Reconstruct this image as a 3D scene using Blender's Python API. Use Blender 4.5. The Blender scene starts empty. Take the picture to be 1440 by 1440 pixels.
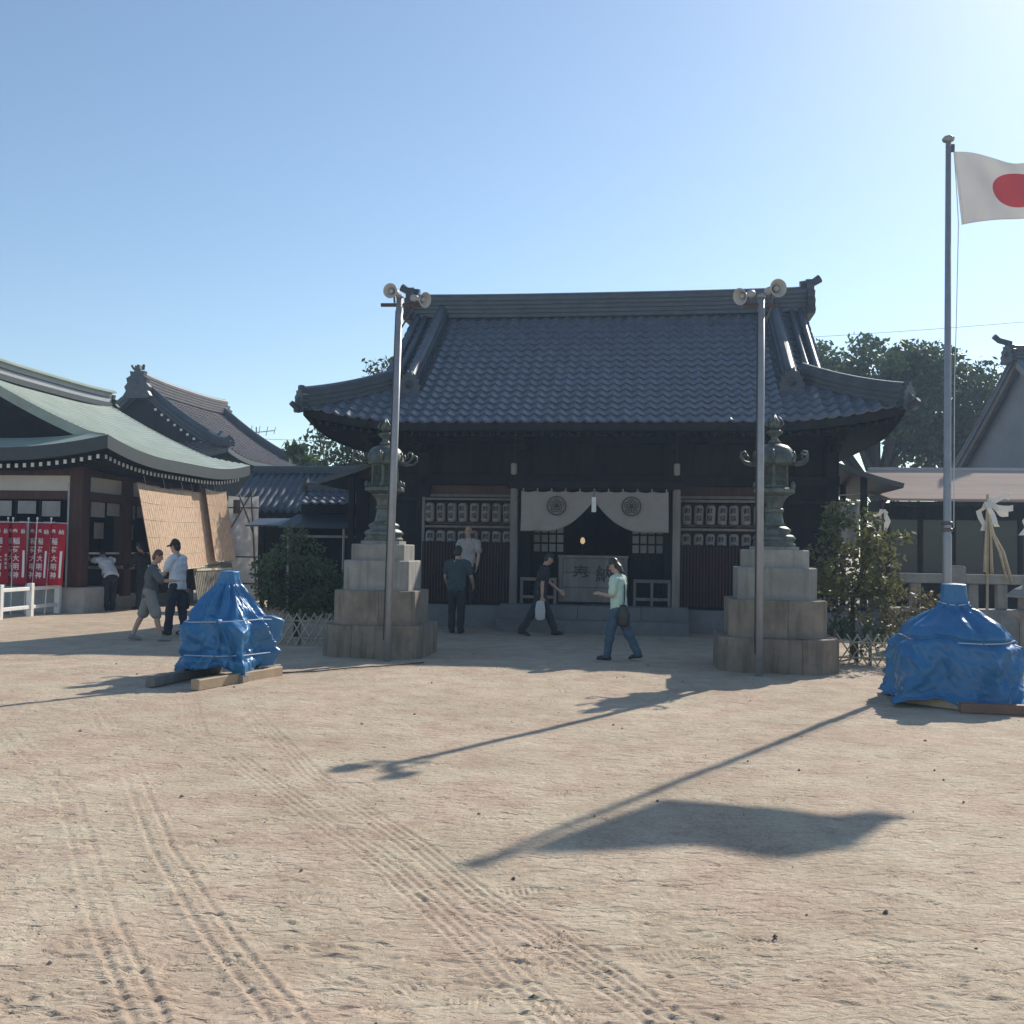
import bpy, bmesh, math, random
import numpy as np
from mathutils import Vector, Matrix, Quaternion
R_ = math.radians
rng = np.random.default_rng(11)
random.seed(5)
scene = bpy.context.scene
C = scene.collection

# ------------------------------------------------------------------ camera, sky, sun, exposure
SUN_EL, SUN_AZ = R_(35.4), R_(36.0)          # azimuth measured from +Y towards +X
cam_d = bpy.data.cameras.new('camera'); cam = bpy.data.objects.new('camera', cam_d); C.objects.link(cam)
cam_d.sensor_width = 36; cam_d.lens = 35.0; cam_d.clip_start = .1; cam_d.clip_end = 3000
fwd = Vector((0, math.cos(R_(2.2)), math.sin(R_(2.2)))); 
q = fwd.to_track_quat('-Z', 'Y') @ Quaternion((0, 0, 1), R_(0.92))
cam.location = (0, 0, 1.6); cam.rotation_mode = 'QUATERNION'; cam.rotation_quaternion = q
scene.camera = cam
world = bpy.data.worlds.new('World'); scene.world = world; world.use_nodes = True
nt = world.node_tree; nt.nodes.clear()
sky = nt.nodes.new('ShaderNodeTexSky'); sky.sky_type = 'NISHITA'; sky.sun_disc = False
sky.sun_elevation = SUN_EL; sky.sun_rotation = SUN_AZ
sky.air_density = 1.0; sky.dust_density = 0.3; sky.ozone_density = 0.6
bg = nt.nodes.new('ShaderNodeBackground'); bg.inputs['Strength'].default_value = 0.135
wo = nt.nodes.new('ShaderNodeOutputWorld')
tint = nt.nodes.new('ShaderNodeMix'); tint.data_type = 'RGBA'; tint.blend_type = 'MULTIPLY'; tint.inputs[0].default_value = 1
tint.inputs[7].default_value = (.92, .985, 1.0, 1)      # whiter, slightly cyan summer air
nt.links.new(sky.outputs[0], tint.inputs[6]); nt.links.new(tint.outputs[2], bg.inputs[0]); nt.links.new(bg.outputs[0], wo.inputs[0])
sun_d = bpy.data.lights.new('sun', 'SUN'); sun_d.energy = 5.0; sun_d.angle = R_(0.55); sun_d.color = (1, .93, .83)
sun = bpy.data.objects.new('sun', sun_d); C.objects.link(sun)
sdir = Vector((math.sin(SUN_AZ)*math.cos(SUN_EL), math.cos(SUN_AZ)*math.cos(SUN_EL), math.sin(SUN_EL)))
sun.rotation_euler = (-sdir).to_track_quat('-Z', 'Y').to_euler(); sun.location = sdir*60
vs = scene.view_settings; vs.view_transform = 'Standard'; vs.look = 'None'; vs.gamma = 1; vs.exposure = 0.12
scene.render.engine = 'CYCLES'
scene.cycles.use_denoising = True
scene.cycles.max_bounces = 6; scene.cycles.diffuse_bounces = 3; scene.cycles.glossy_bounces = 3
scene.cycles.transparent_max_bounces = 8; scene.cycles.sample_clamp_indirect = 6

# ------------------------------------------------------------------ materials
def mat(name, col, rough=.7, var=.15, scale=4.0, bump=.0, bscale=None, metal=0, spec=.5, col2=None, transl=0, stretch=None, streak=None):
    m = bpy.data.materials.new(name); m.use_nodes = True
    n = m.node_tree; p = n.nodes['Principled BSDF']; out = n.nodes['Material Output']
    p.inputs['Roughness'].default_value = rough; p.inputs['Metallic'].default_value = metal
    p.inputs['Specular IOR Level'].default_value = spec
    tc = n.nodes.new('ShaderNodeTexCoord'); mp = n.nodes.new('ShaderNodeMapping')
    n.links.new(tc.outputs['Object'], mp.inputs[0])
    if stretch: mp.inputs['Scale'].default_value = stretch
    nz = n.nodes.new('ShaderNodeTexNoise'); nz.inputs['Scale'].default_value = scale; nz.inputs['Detail'].default_value = 6
    nz.inputs['Roughness'].default_value = .65
    n.links.new(mp.outputs[0], nz.inputs['Vector'])
    oi = n.nodes.new('ShaderNodeObjectInfo')
    ramp = n.nodes.new('ShaderNodeValToRGB')
    a = [max(0, c*(1-var)) for c in col]; b = [min(1, c*(1+var)) for c in (col2 or col)]
    ramp.color_ramp.elements[0].position = .3; ramp.color_ramp.elements[1].position = .7
    ramp.color_ramp.elements[0].color = (*a, 1); ramp.color_ramp.elements[1].color = (*b, 1)
    n.links.new(nz.outputs['Fac'], ramp.inputs[0])
    hsv = n.nodes.new('ShaderNodeHueSaturation')
    ma = n.nodes.new('ShaderNodeMapRange'); ma.inputs[3].default_value = 1-var*.5; ma.inputs[4].default_value = 1+var*.5
    n.links.new(oi.outputs['Random'], ma.inputs[0]); n.links.new(ma.outputs[0], hsv.inputs['Value'])
    n.links.new(ramp.outputs[0], hsv.inputs['Color'])
    colout = hsv.outputs[0]
    if streak:      # vertical rain streaks / wear with a shape of its own
        m2 = n.nodes.new('ShaderNodeMapping'); m2.inputs['Scale'].default_value = (streak[0], streak[0], streak[1])
        n.links.new(tc.outputs['Object'], m2.inputs[0])
        n2 = n.nodes.new('ShaderNodeTexNoise'); n2.inputs['Scale'].default_value = 1; n2.inputs['Detail'].default_value = 5
        n.links.new(m2.outputs[0], n2.inputs['Vector'])
        r2 = n.nodes.new('ShaderNodeMapRange'); r2.inputs[1].default_value = .5; r2.inputs[2].default_value = .68
        r2.inputs[3].default_value = 0; r2.inputs[4].default_value = streak[2]
        n.links.new(n2.outputs['Fac'], r2.inputs[0])
        mx = n.nodes.new('ShaderNodeMix'); mx.data_type = 'RGBA'
        n.links.new(r2.outputs[0], mx.inputs[0]); n.links.new(colout, mx.inputs[6])
        mx.inputs[7].default_value = (*streak[3], 1)
        colout = mx.outputs[2]
    n.links.new(colout, p.inputs['Base Color'])
    if bump:
        nb = n.nodes.new('ShaderNodeTexNoise'); nb.inputs['Scale'].default_value = bscale or scale*6
        nb.inputs['Detail'].default_value = 5
        n.links.new(mp.outputs[0], nb.inputs['Vector'])
        bp = n.nodes.new('ShaderNodeBump'); bp.inputs['Strength'].default_value = bump; bp.inputs['Distance'].default_value = .02
        n.links.new(nb.outputs['Fac'], bp.inputs['Height']); n.links.new(bp.outputs[0], p.inputs['Normal'])
    if transl:
        t = n.nodes.new('ShaderNodeBsdfTranslucent'); n.links.new(colout, t.inputs['Color'])
        mixs = n.nodes.new('ShaderNodeMixShader'); mixs.inputs[0].default_value = transl
        n.links.new(p.outputs[0], mixs.inputs[1]); n.links.new(t.outputs[0], mixs.inputs[2])
        n.links.new(mixs.outputs[0], out.inputs['Surface'])
    return m
M = {}
M['tile'] = mat('roof_tile', (.115, .14, .185), .36, .24, 3, .12, 40, spec=.6)
M['tile_ridge'] = mat('ridge_tile', (.045, .056, .07), .45, .3, 3, .2, 30)
M['tile_brown'] = mat('weathered_tile', (.105, .085, .08), .5, .3, 3, .2, 30)
M['wood_dark'] = mat('dark_wood', (.017, .016, .017), .75, .35, 2, .2, 20, stretch=(3, 3, .4), spec=.15)
M['wood_brown'] = mat('brown_wood', (.085, .042, .032), .65, .3, 2, .2, 20, stretch=(4, 4, .4), spec=.25)
M['wood_old'] = mat('grey_weathered_wood', (.2, .175, .15), .75, .3, 2, .3, 20, stretch=(3, 3, .4))
M['timber'] = mat('raw_timber', (.42, .31, .2), .7, .2, 3, .2, 25)
M['timber_dark'] = mat('stained_timber', (.2, .11, .075), .7, .25, 3, .2, 25)
M['stone_low'] = mat('brown_granite', (.235, .19, .145), .8, .28, 3, .35, 60, streak=(7, .9, .7, (.085, .07, .055)))
M['stone_up'] = mat('grey_granite', (.30, .28, .25), .8, .2, 4, .3, 70, streak=(8, 1.0, .6, (.16, .145, .125)))
M['stone'] = mat('weathered_stone', (.29, .275, .25), .85, .25, 4, .35, 50, streak=(6, 1, .5, (.13, .125, .11)))
M['step'] = mat('step_stone', (.165, .165, .165), .8, .2, 3, .3, 40)
M['bronze'] = mat('green_bronze', (.06, .07, .062), .48, .35, 8, .15, 40, metal=.3, col2=(.105, .125, .108))
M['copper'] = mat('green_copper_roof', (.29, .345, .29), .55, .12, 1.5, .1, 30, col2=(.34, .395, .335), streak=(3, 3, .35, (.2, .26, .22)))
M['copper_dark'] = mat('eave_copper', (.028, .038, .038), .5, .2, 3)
M['plaster'] = mat('white_plaster', (.62, .6, .56), .8, .08, 2, .05, 60)
M['plaster_grey'] = mat('grey_plaster', (.42, .42, .43), .8, .1, 1, .05, 40)
M['paper_dim'] = mat('shaded_paper', (.36, .35, .35), .8, .15, 5)  # white paper with the shade under the eaves put into its colour
M['paper'] = mat('white_paper', (.78, .76, .72), .8, .06, 5, transl=.25)
M['lantern'] = mat('lantern_paper', (.40, .365, .34), .75, .06, 6, transl=.3)
M['ink'] = mat('black_ink', (.02, .02, .022), .6, .1)
M['cloth'] = mat('curtain_cloth', (.36, .315, .285), .85, .07, 6, .1, 80, transl=.15)
M['paint_white'] = mat('white_paint', (.78, .77, .74), .45, .1, 5)
M['concrete'] = mat('concrete', (.36, .35, .33), .85, .18, 4, .2, 40)
M['pole'] = mat('galvanised_pole', (.33, .33, .34), .45, .12, 6, metal=.3)
M['horn'] = mat('speaker_shell', (.42, .42, .41), .5, .1, 6)
M['rust'] = mat('dark_steel', (.1, .085, .075), .5, .3, 8, metal=.4)
M['tarp'] = mat('blue_tarpaulin', (.033, .17, .37), .38, .14, 3, .2, 18, spec=.5, transl=.05)
M['rope'] = mat('rope', (.55, .58, .6), .8, .1, 20)
M['red'] = mat('red_banner_cloth', (.52, .008, .035), .75, .12, 4, transl=.3)
M['white_print'] = mat('white_print', (.82, .8, .78), .8, .03, 4)
M['reed'] = mat('reed_screen', (.72, .50, .33), .75, .2, .6, .5, 1, stretch=(45, 45, 1.2), transl=.12, streak=(42, .5, .75, (.36, .22, .12)))
M['bamboo'] = mat('dry_bamboo', (.46, .41, .31), .6, .25, 6)
M['bamboo_dark'] = mat('old_slat', (.17, .15, .115), .7, .3, 6)
M['sheet'] = mat('white_sheet', (.8, .79, .77), .7, .05, 2, .1, 10, transl=.45)
M['glass'] = mat('window_glass', (.03, .04, .05), .12, .1, 3, spec=.35)
M['plaster_dark'] = mat('dim_plaster', (.27, .28, .30), .85, .12, 1, .05, 40)
M['copper_new'] = mat('shingle_roof', (.50, .385, .31), .9, .1, 2, .1, 20, spec=.08, stretch=(.3, 3, 3))
M['bark'] = mat('bark', (.05, .042, .036), .9, .3, 6, .5, 25, stretch=(3, 3, .6))
M['leaf_dark'] = mat('dark_leaf', (.045, .075, .028), .5, .4, 1.2, transl=.35, col2=(.065, .1, .035))
M['leaf_mid'] = mat('mid_leaf', (.065, .10, .035), .5, .35, 1.5, transl=.35, col2=(.1, .13, .045))
M['leaf_olive'] = mat('olive_leaf', (.10, .12, .04), .5, .35, 2, transl=.4, col2=(.2, .2, .075))
M['leaf_yel'] = mat('yellowish_leaf', (.13, .125, .045), .5, .35, 2, transl=.35, col2=(.19, .15, .06))
M['skin'] = mat('skin', (.50, .30, .21), .5, .06, 10)
M['hair'] = mat('black_hair', (.018, .014, .012), .45, .3, 30)
M['hair_red'] = mat('reddish_hair', (.13, .05, .03), .45, .3, 30)
M['eye'] = mat('dark_eye', (.01, .008, .008), .2, .0)
M['lip'] = mat('lip', (.36, .16, .13), .5, .05)
M['beige_shirt'] = mat('beige_shirt', (.4, .355, .34), .85, .08, 6, .3, 14)
M['white_shirt'] = mat('white_shirt', (.74, .75, .78), .85, .06, 6, .3, 14)
M['mint_shirt'] = mat('mint_shirt', (.55, .70, .56), .85, .07, 6, .3, 14)
M['dark_teal'] = mat('dark_teal_shirt', (.045, .075, .08), .85, .15, 6, .3, 14)
M['black_cloth'] = mat('black_cloth', (.022, .023, .028), .85, .2, 6, .3, 14)
M['navy_cloth'] = mat('navy_cloth', (.025, .03, .05), .85, .2, 6, .3, 14)
M['grey_cloth'] = mat('grey_cloth', (.10, .105, .11), .85, .2, 6, .3, 14)
M['khaki'] = mat('grey_khaki_cloth', (.27, .25, .235), .85, .15, 6, .3, 14)
M['jeans'] = mat('blue_jeans', (.055, .095, .14), .85, .25, 8, .3, 20)
M['shoe'] = mat('black_shoe', (.02, .02, .02), .5, .1)
M['towel'] = mat('mint_towel', (.42, .66, .6), .9, .08, 10)
M['leather'] = mat('black_leather', (.02, .018, .018), .4, .1)
M['red_plastic'] = mat('red_plastic', (.6, .03, .03), .4, .1)
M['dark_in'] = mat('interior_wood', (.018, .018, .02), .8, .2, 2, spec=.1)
M['pebble'] = mat('pebble', (.13, .11, .09), .8, .4, 8)
M['cable'] = mat('cable', (.03, .03, .03), .6, .1)
M['straw'] = mat('straw', (.5, .4, .27), .8, .2, 10)

# flag with a printed red disc
def flag_mat():
    m = mat('flag_cloth', (.72, .71, .70), .8, .03, 5, transl=.45)
    n = m.node_tree; p = n.nodes['Principled BSDF']
    src = p.inputs['Base Color'].links[0].from_socket
    uv = n.nodes.new('ShaderNodeUVMap'); uv.uv_map = 'UVMap'
    sp = n.nodes.new('ShaderNodeVectorMath'); sp.operation = 'DISTANCE'; sp.inputs[1].default_value = (.75, .5, 0)
    n.links.new(uv.outputs[0], sp.inputs[0])
    lt = n.nodes.new('ShaderNodeMath'); lt.operation = 'LESS_THAN'; lt.inputs[1].default_value = .31
    n.links.new(sp.outputs['Value'], lt.inputs[0])
    mx = n.nodes.new('ShaderNodeMix'); mx.data_type = 'RGBA'; mx.inputs[7].default_value = (.6, .15, .17, 1)
    n.links.new(lt.outputs[0], mx.inputs[0]); n.links.new(src, mx.inputs[6])
    for nd in list(n.nodes):
        if nd.type in ('BSDF_PRINCIPLED',): n.links.new(mx.outputs[2], nd.inputs['Base Color'])
        if nd.type == 'BSDF_TRANSLUCENT': n.links.new(mx.outputs[2], nd.inputs['Color'])
    return m
M['flag'] = flag_mat()

def ground_mat():
    m = bpy.data.materials.new('pale_sand'); m.use_nodes = True
    n = m.node_tree; p = n.nodes['Principled BSDF']; p.inputs['Roughness'].default_value = .95
    p.inputs['Specular IOR Level'].default_value = .15
    tc = n.nodes.new('ShaderNodeTexCoord')
    def noise(s, d=6, r=.6):
        z = n.nodes.new('ShaderNodeTexNoise'); z.inputs['Scale'].default_value = s; z.inputs['Detail'].default_value = d
        z.inputs['Roughness'].default_value = r; n.links.new(tc.outputs['Object'], z.inputs['Vector']); return z
    def ramp(z, a, b, lo=.35, hi=.65):
        r = n.nodes.new('ShaderNodeValToRGB'); r.color_ramp.elements[0].position = lo; r.color_ramp.elements[1].position = hi
        r.color_ramp.elements[0].color = (*a, 1); r.color_ramp.elements[1].color = (*b, 1)
        n.links.new(z.outputs['Fac'], r.inputs[0]); return r
    r1 = ramp(noise(.55, 5), (.57, .475, .385), (.68, .585, .485))
    r2 = ramp(noise(1.3, 4), (1.02, .95, .91), (.975, 1.0, .92))
    r3 = ramp(noise(38, 5, .75), (.72, .69, .66), (1.08, 1.07, 1.06), .3, .72)
    r4 = ramp(noise(190, 3, .8), (.7, .68, .66), (1.12, 1.11, 1.1), .3, .7)
    def mul(a, b):
        x = n.nodes.new('ShaderNodeMix'); x.data_type = 'RGBA'; x.blend_type = 'MULTIPLY'; x.inputs[0].default_value = 1
        n.links.new(a, x.inputs[6]); n.links.new(b, x.inputs[7]); return x.outputs[2]
    r5 = ramp(noise(2.6, 6, .7), (.84, .82, .80), (1.04, 1.04, 1.04), .36, .6)
    c = mul(mul(mul(mul(r1.outputs[0], r2.outputs[0]), r3.outputs[0]), r4.outputs[0]), r5.outputs[0])
    n.links.new(c, p.inputs['Base Color'])
    b1 = n.nodes.new('ShaderNodeBump'); b1.inputs['Strength'].default_value = .55; b1.inputs['Distance'].default_value = .006
    n.links.new(noise(120, 5, .7).outputs['Fac'], b1.inputs['Height'])
    mp = n.nodes.new('ShaderNodeMapping'); mp.inputs['Scale'].default_value = (.55, 1.25, 1); n.links.new(tc.outputs['Object'], mp.inputs[0])
    def steps(sc, dist, lo, hi, prev):
        z = n.nodes.new('ShaderNodeTexNoise'); z.inputs['Scale'].default_value = sc; z.inputs['Detail'].default_value = 3; z.inputs['Distortion'].default_value = .6
        n.links.new(mp.outputs[0], z.inputs['Vector'])
        mr = n.nodes.new('ShaderNodeMapRange'); mr.inputs[1].default_value = lo; mr.inputs[2].default_value = hi; n.links.new(z.outputs['Fac'], mr.inputs[0])
        b = n.nodes.new('ShaderNodeBump'); b.inputs['Strength'].default_value = .72; b.inputs['Distance'].default_value = dist
        n.links.new(mr.outputs[0], b.inputs['Height']); n.links.new(prev, b.inputs['Normal']); return b
    b1 = steps(9, .008, .36, .44, b1.outputs[0]); b1 = steps(26, .005, .40, .47, b1.outputs[0])
    b2 = n.nodes.new('ShaderNodeBump'); b2.inputs['Strength'].default_value = .3; b2.inputs['Distance'].default_value = .02
    n.links.new(noise(22, 4, .6).outputs['Fac'], b2.inputs['Height']); n.links.new(b1.outputs[0], b2.inputs['Normal'])
    n.links.new(b2.outputs[0], p.inputs['Normal'])
    return m
M['sand'] = ground_mat()

# ------------------------------------------------------------------ builders
def link(name, me, m, parent=None, smooth=False):
    o = bpy.data.objects.new(name, me); C.objects.link(o)
    if m is not None and not me.materials: me.materials.append(M[m] if isinstance(m, str) else m)
    if parent is not None: o.parent = parent
    if smooth:
        me.polygons.foreach_set('use_smooth', [True]*len(me.polygons)); me.update()
    return o
def tag(o, label=None, cat=None, group=None, kind=None):
    if label: o['label'] = label
    if cat: o['category'] = cat
    if group: o['group'] = group
    if kind: o['kind'] = kind
    return o
def thing(name, label, cat, loc=(0, 0, 0), rotz=0, group=None):
    o = bpy.data.objects.new(name, None); C.objects.link(o); o.empty_display_size = .2
    o.location = loc; o.rotation_euler = (0, 0, rotz)
    return tag(o, label, cat, group)
def copy_tree(o, parent=None):
    c = o.copy(); C.objects.link(c); c.parent = parent
    for ch in list(o.children): copy_tree(ch, c)
    return c
def orth(t, up=Vector((0, 0, 1))):
    t = t.normalized()
    a = up.cross(t)
    if a.length < 1e-4: a = Vector((1, 0, 0)).cross(t)
    a.normalize(); return a, t.cross(a).normalized()
class MB:
    def __init__(s): s.v = []; s.f = []
    def add(s, vs_, fs):
        o = len(s.v); s.v += [tuple(x) for x in vs_]; s.f += [tuple(i+o for i in f) for f in fs]; return s
    def box(s, x0, x1, y0, y1, z0, z1, mtx=None):
        v = [Vector(p) for p in ((x0,y0,z0),(x1,y0,z0),(x1,y1,z0),(x0,y1,z0),(x0,y0,z1),(x1,y0,z1),(x1,y1,z1),(x0,y1,z1))]
        if mtx is not None: v = [mtx @ p for p in v]
        return s.add(v, [(3,2,1,0),(4,5,6,7),(0,1,5,4),(1,2,6,5),(2,3,7,6),(3,0,4,7)])
    def bbox(s, x0, x1, y0, y1, z0, z1, b=.01):    # box with small bevels
        v = []; f = []
        def ring(i, z): return [(x0+i,y0,z),(x1-i,y0,z),(x1,y0+i,z),(x1,y1-i,z),(x1-i,y1,z),(x0+i,y1,z),(x0,y1-i,z),(x0,y0+i,z)]
        def ring_in(i, z): return [(x0+b+i*0,y0+b,z),(x1-b,y0+b,z),(x1-b,y0+b,z),(x1-b,y1-b,z),(x1-b,y1-b,z),(x0+b,y1-b,z),(x0+b,y1-b,z),(x0+b,y0+b,z)]
        v = ring(b, z0+b) + ring(b, z1-b)
        f = [(i, (i+1) % 8, 8+(i+1) % 8, 8+i) for i in range(8)]
        v += [(x0+b,y0+b,z1),(x1-b,y0+b,z1),(x1-b,y1-b,z1),(x0+b,y1-b,z1),(x0+b,y0+b,z0),(x1-b,y0+b,z0),(x1-b,y1-b,z0),(x0+b,y1-b,z0)]
        t, bt = 8, 0
        f += [(16,17,18,19),(23,22,21,20)]
        for k, base in ((16, 8),):
            f += [(base+0,base+1,k+1,k+0),(base+1,base+2,k+1),(base+2,base+3,k+2,k+1),(base+3,base+4,k+2),(base+4,base+5,k+3,k+2),(base+5,base+6,k+3),(base+6,base+7,k+0,k+3),(base+7,base+0,k+0)]
        k = 20
        f += [(1,0,k,k+1),(2,1,k+1),(3,2,k+1,k+2),(4,3,k+2),(5,4,k+2,k+3),(6,5,k+3),(7,6,k+3,k),(0,7,k)]
        return s.add(v, f)
    def tube(s, pts, rad, n=8, cap=True, flat=None):
        pts = [Vector(p) for p in pts]
        if not isinstance(rad, (list, tuple)): rad = [rad]*len(pts)
        rings = []; pa = None
        for i, p in enumerate(pts):
            t = (pts[min(i+1, len(pts)-1)] - pts[max(i-1, 0)])
            if t.length < 1e-9: t = Vector((0, 0, 1))
            t.normalize()
            if pa is None: a, b = orth(t)
            else:
                a = (pa - t*pa.dot(t)); a.normalize(); b = t.cross(a)
            pa = a
            rr = rad[i]
            rings.append([p + a*math.cos(2*math.pi*k/n)*rr + b*math.sin(2*math.pi*k/n)*rr for k in range(n)])
        v = [x for r in rings for x in r]; f = []
        for i in range(len(rings)-1):
            for k in range(n): f.append((i*n+k, i*n+(k+1) % n, (i+1)*n+(k+1) % n, (i+1)*n+k))
        if cap: f += [tuple(range(n-1, -1, -1)), tuple(range((len(rings)-1)*n, len(rings)*n))]
        return s.add(v, f)
    def lathe(s, prof, n=16, c=(0, 0, 0), mtx=None, sq=None, rot=0):
        v = []; f = []
        for r, z in prof:
            for k in range(n):
                a = 2*math.pi*k/n + rot
                p = Vector((r*math.cos(a), r*math.sin(a), z))
                if mtx is not None: p = mtx @ p
                v.append(p + Vector(c))
        m_ = len(prof)
        for i in range(m_-1):
            for k in range(n): f.append((i*n+k, i*n+(k+1) % n, (i+1)*n+(k+1) % n, (i+1)*n+k))
        f += [tuple(range(n-1, -1, -1)), tuple(range((m_-1)*n, m_*n))]
        return s.add(v, f)
    def prism(s, poly, z0, z1, mtx=None):
        n = len(poly); v = [Vector((x, y, z0)) for x, y in poly] + [Vector((x, y, z1)) for x, y in poly]
        if mtx is not None: v = [mtx @ p for p in v]
        f = [tuple(range(n-1, -1, -1)), tuple(range(n, 2*n))] + [(i, (i+1) % n, n+(i+1) % n, n+i) for i in range(n)]
        return s.add(v, f)
    def sweep(s, path, sect, side=None):           # sect: (sideways, up) polygon
        path = [Vector(p) for p in path]; n = len(sect); v = []; f = []
        for i, p in enumerate(path):
            t = path[min(i+1, len(path)-1)] - path[max(i-1, 0)]
            sd = side or Vector((t.y, -t.x, 0)).normalized()
            for a, h in sect: v.append(p + sd*a + Vector((0, 0, h)))
        for i in range(len(path)-1):
            for k in range(n): f.append((i*n+k, (i+1)*n+k, (i+1)*n+(k+1) % n, i*n+(k+1) % n))
        f += [tuple(range(n)), tuple(range(len(path)*n-1, (len(path)-1)*n-1, -1))]
        return s.add(v, f)
    def grid(s, fn, nu, nv):
        v = [fn(i/nu, j/nv) for j in range(nv+1) for i in range(nu+1)]
        f = [(j*(nu+1)+i, j*(nu+1)+i+1, (j+1)*(nu+1)+i+1, (j+1)*(nu+1)+i) for j in range(nv) for i in range(nu)]
        return s.add(v, f)
    def mesh(s, name):
        me = bpy.data.meshes.new(name); me.from_pydata(s.v, [], s.f); me.update()
        bm = bmesh.new(); bm.from_mesh(me); bmesh.ops.recalc_face_normals(bm, faces=bm.faces); bm.to_mesh(me); bm.free()
        return me
    def build(s, name, m, parent=None, smooth=False):
        return link(name, s.mesh(name), m, parent, smooth)
def np_mesh(name, v, q4):
    me = bpy.data.meshes.new(name); v = np.asarray(v, np.float32); q4 = np.asarray(q4, np.int32)
    k = q4.shape[1]
    me.vertices.add(len(v)); me.vertices.foreach_set('co', v.ravel())
    me.loops.add(q4.size); me.loops.foreach_set('vertex_index', q4.ravel())
    me.polygons.add(len(q4)); me.polygons.foreach_set('loop_start', np.arange(0, q4.size, k, dtype=np.int32))
    me.update(calc_edges=True); return me
def solidify(o, t, off=0):
    md = o.modifiers.new('thick', 'SOLIDIFY'); md.thickness = t; md.offset = off; return o
def smooth_obj(o):
    me = o.data; me.polygons.foreach_set('use_smooth', [True]*len(me.polygons)); me.update(); return o
_glyph = {}
def text_mesh(body, size):
    key = (body, size)
    if key not in _glyph:
        cu = bpy.data.curves.new('glyph', 'FONT'); cu.body = body; cu.size = size; cu.align_x = 'CENTER'; cu.align_y = 'CENTER'
        cu.extrude = .002; cu.resolution_u = 3; cu.offset = size*.012
        ob = bpy.data.objects.new('glyph_tmp', cu); C.objects.link(ob)
        dg = bpy.context.evaluated_depsgraph_get(); dg.update()
        me = bpy.data.meshes.new_from_object(ob.evaluated_get(dg)); me.materials.clear()
        bpy.data.objects.remove(ob); bpy.data.curves.remove(cu)
        _glyph[key] = me
    return _glyph[key]
def text_cols(lines, size, step):
    """vertical column of characters in the XZ plane facing -Y, as one bunch of verts"""
    mb = MB()
    for i, ch in enumerate(lines):
        me = text_mesh(ch, size)
        v = [(p.co.x, -p.co.z, p.co.y - i*step) for p in me.vertices]
        mb.add(v, [tuple(p.vertices) for p in me.polygons])
    return mb

TH = R_(-8)
def W(o, u, v):   # grid frame of the precinct, turned 8 degrees
    return (o[0] + u*math.cos(TH) - v*math.sin(TH), o[1] + u*math.sin(TH) + v*math.cos(TH))

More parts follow.
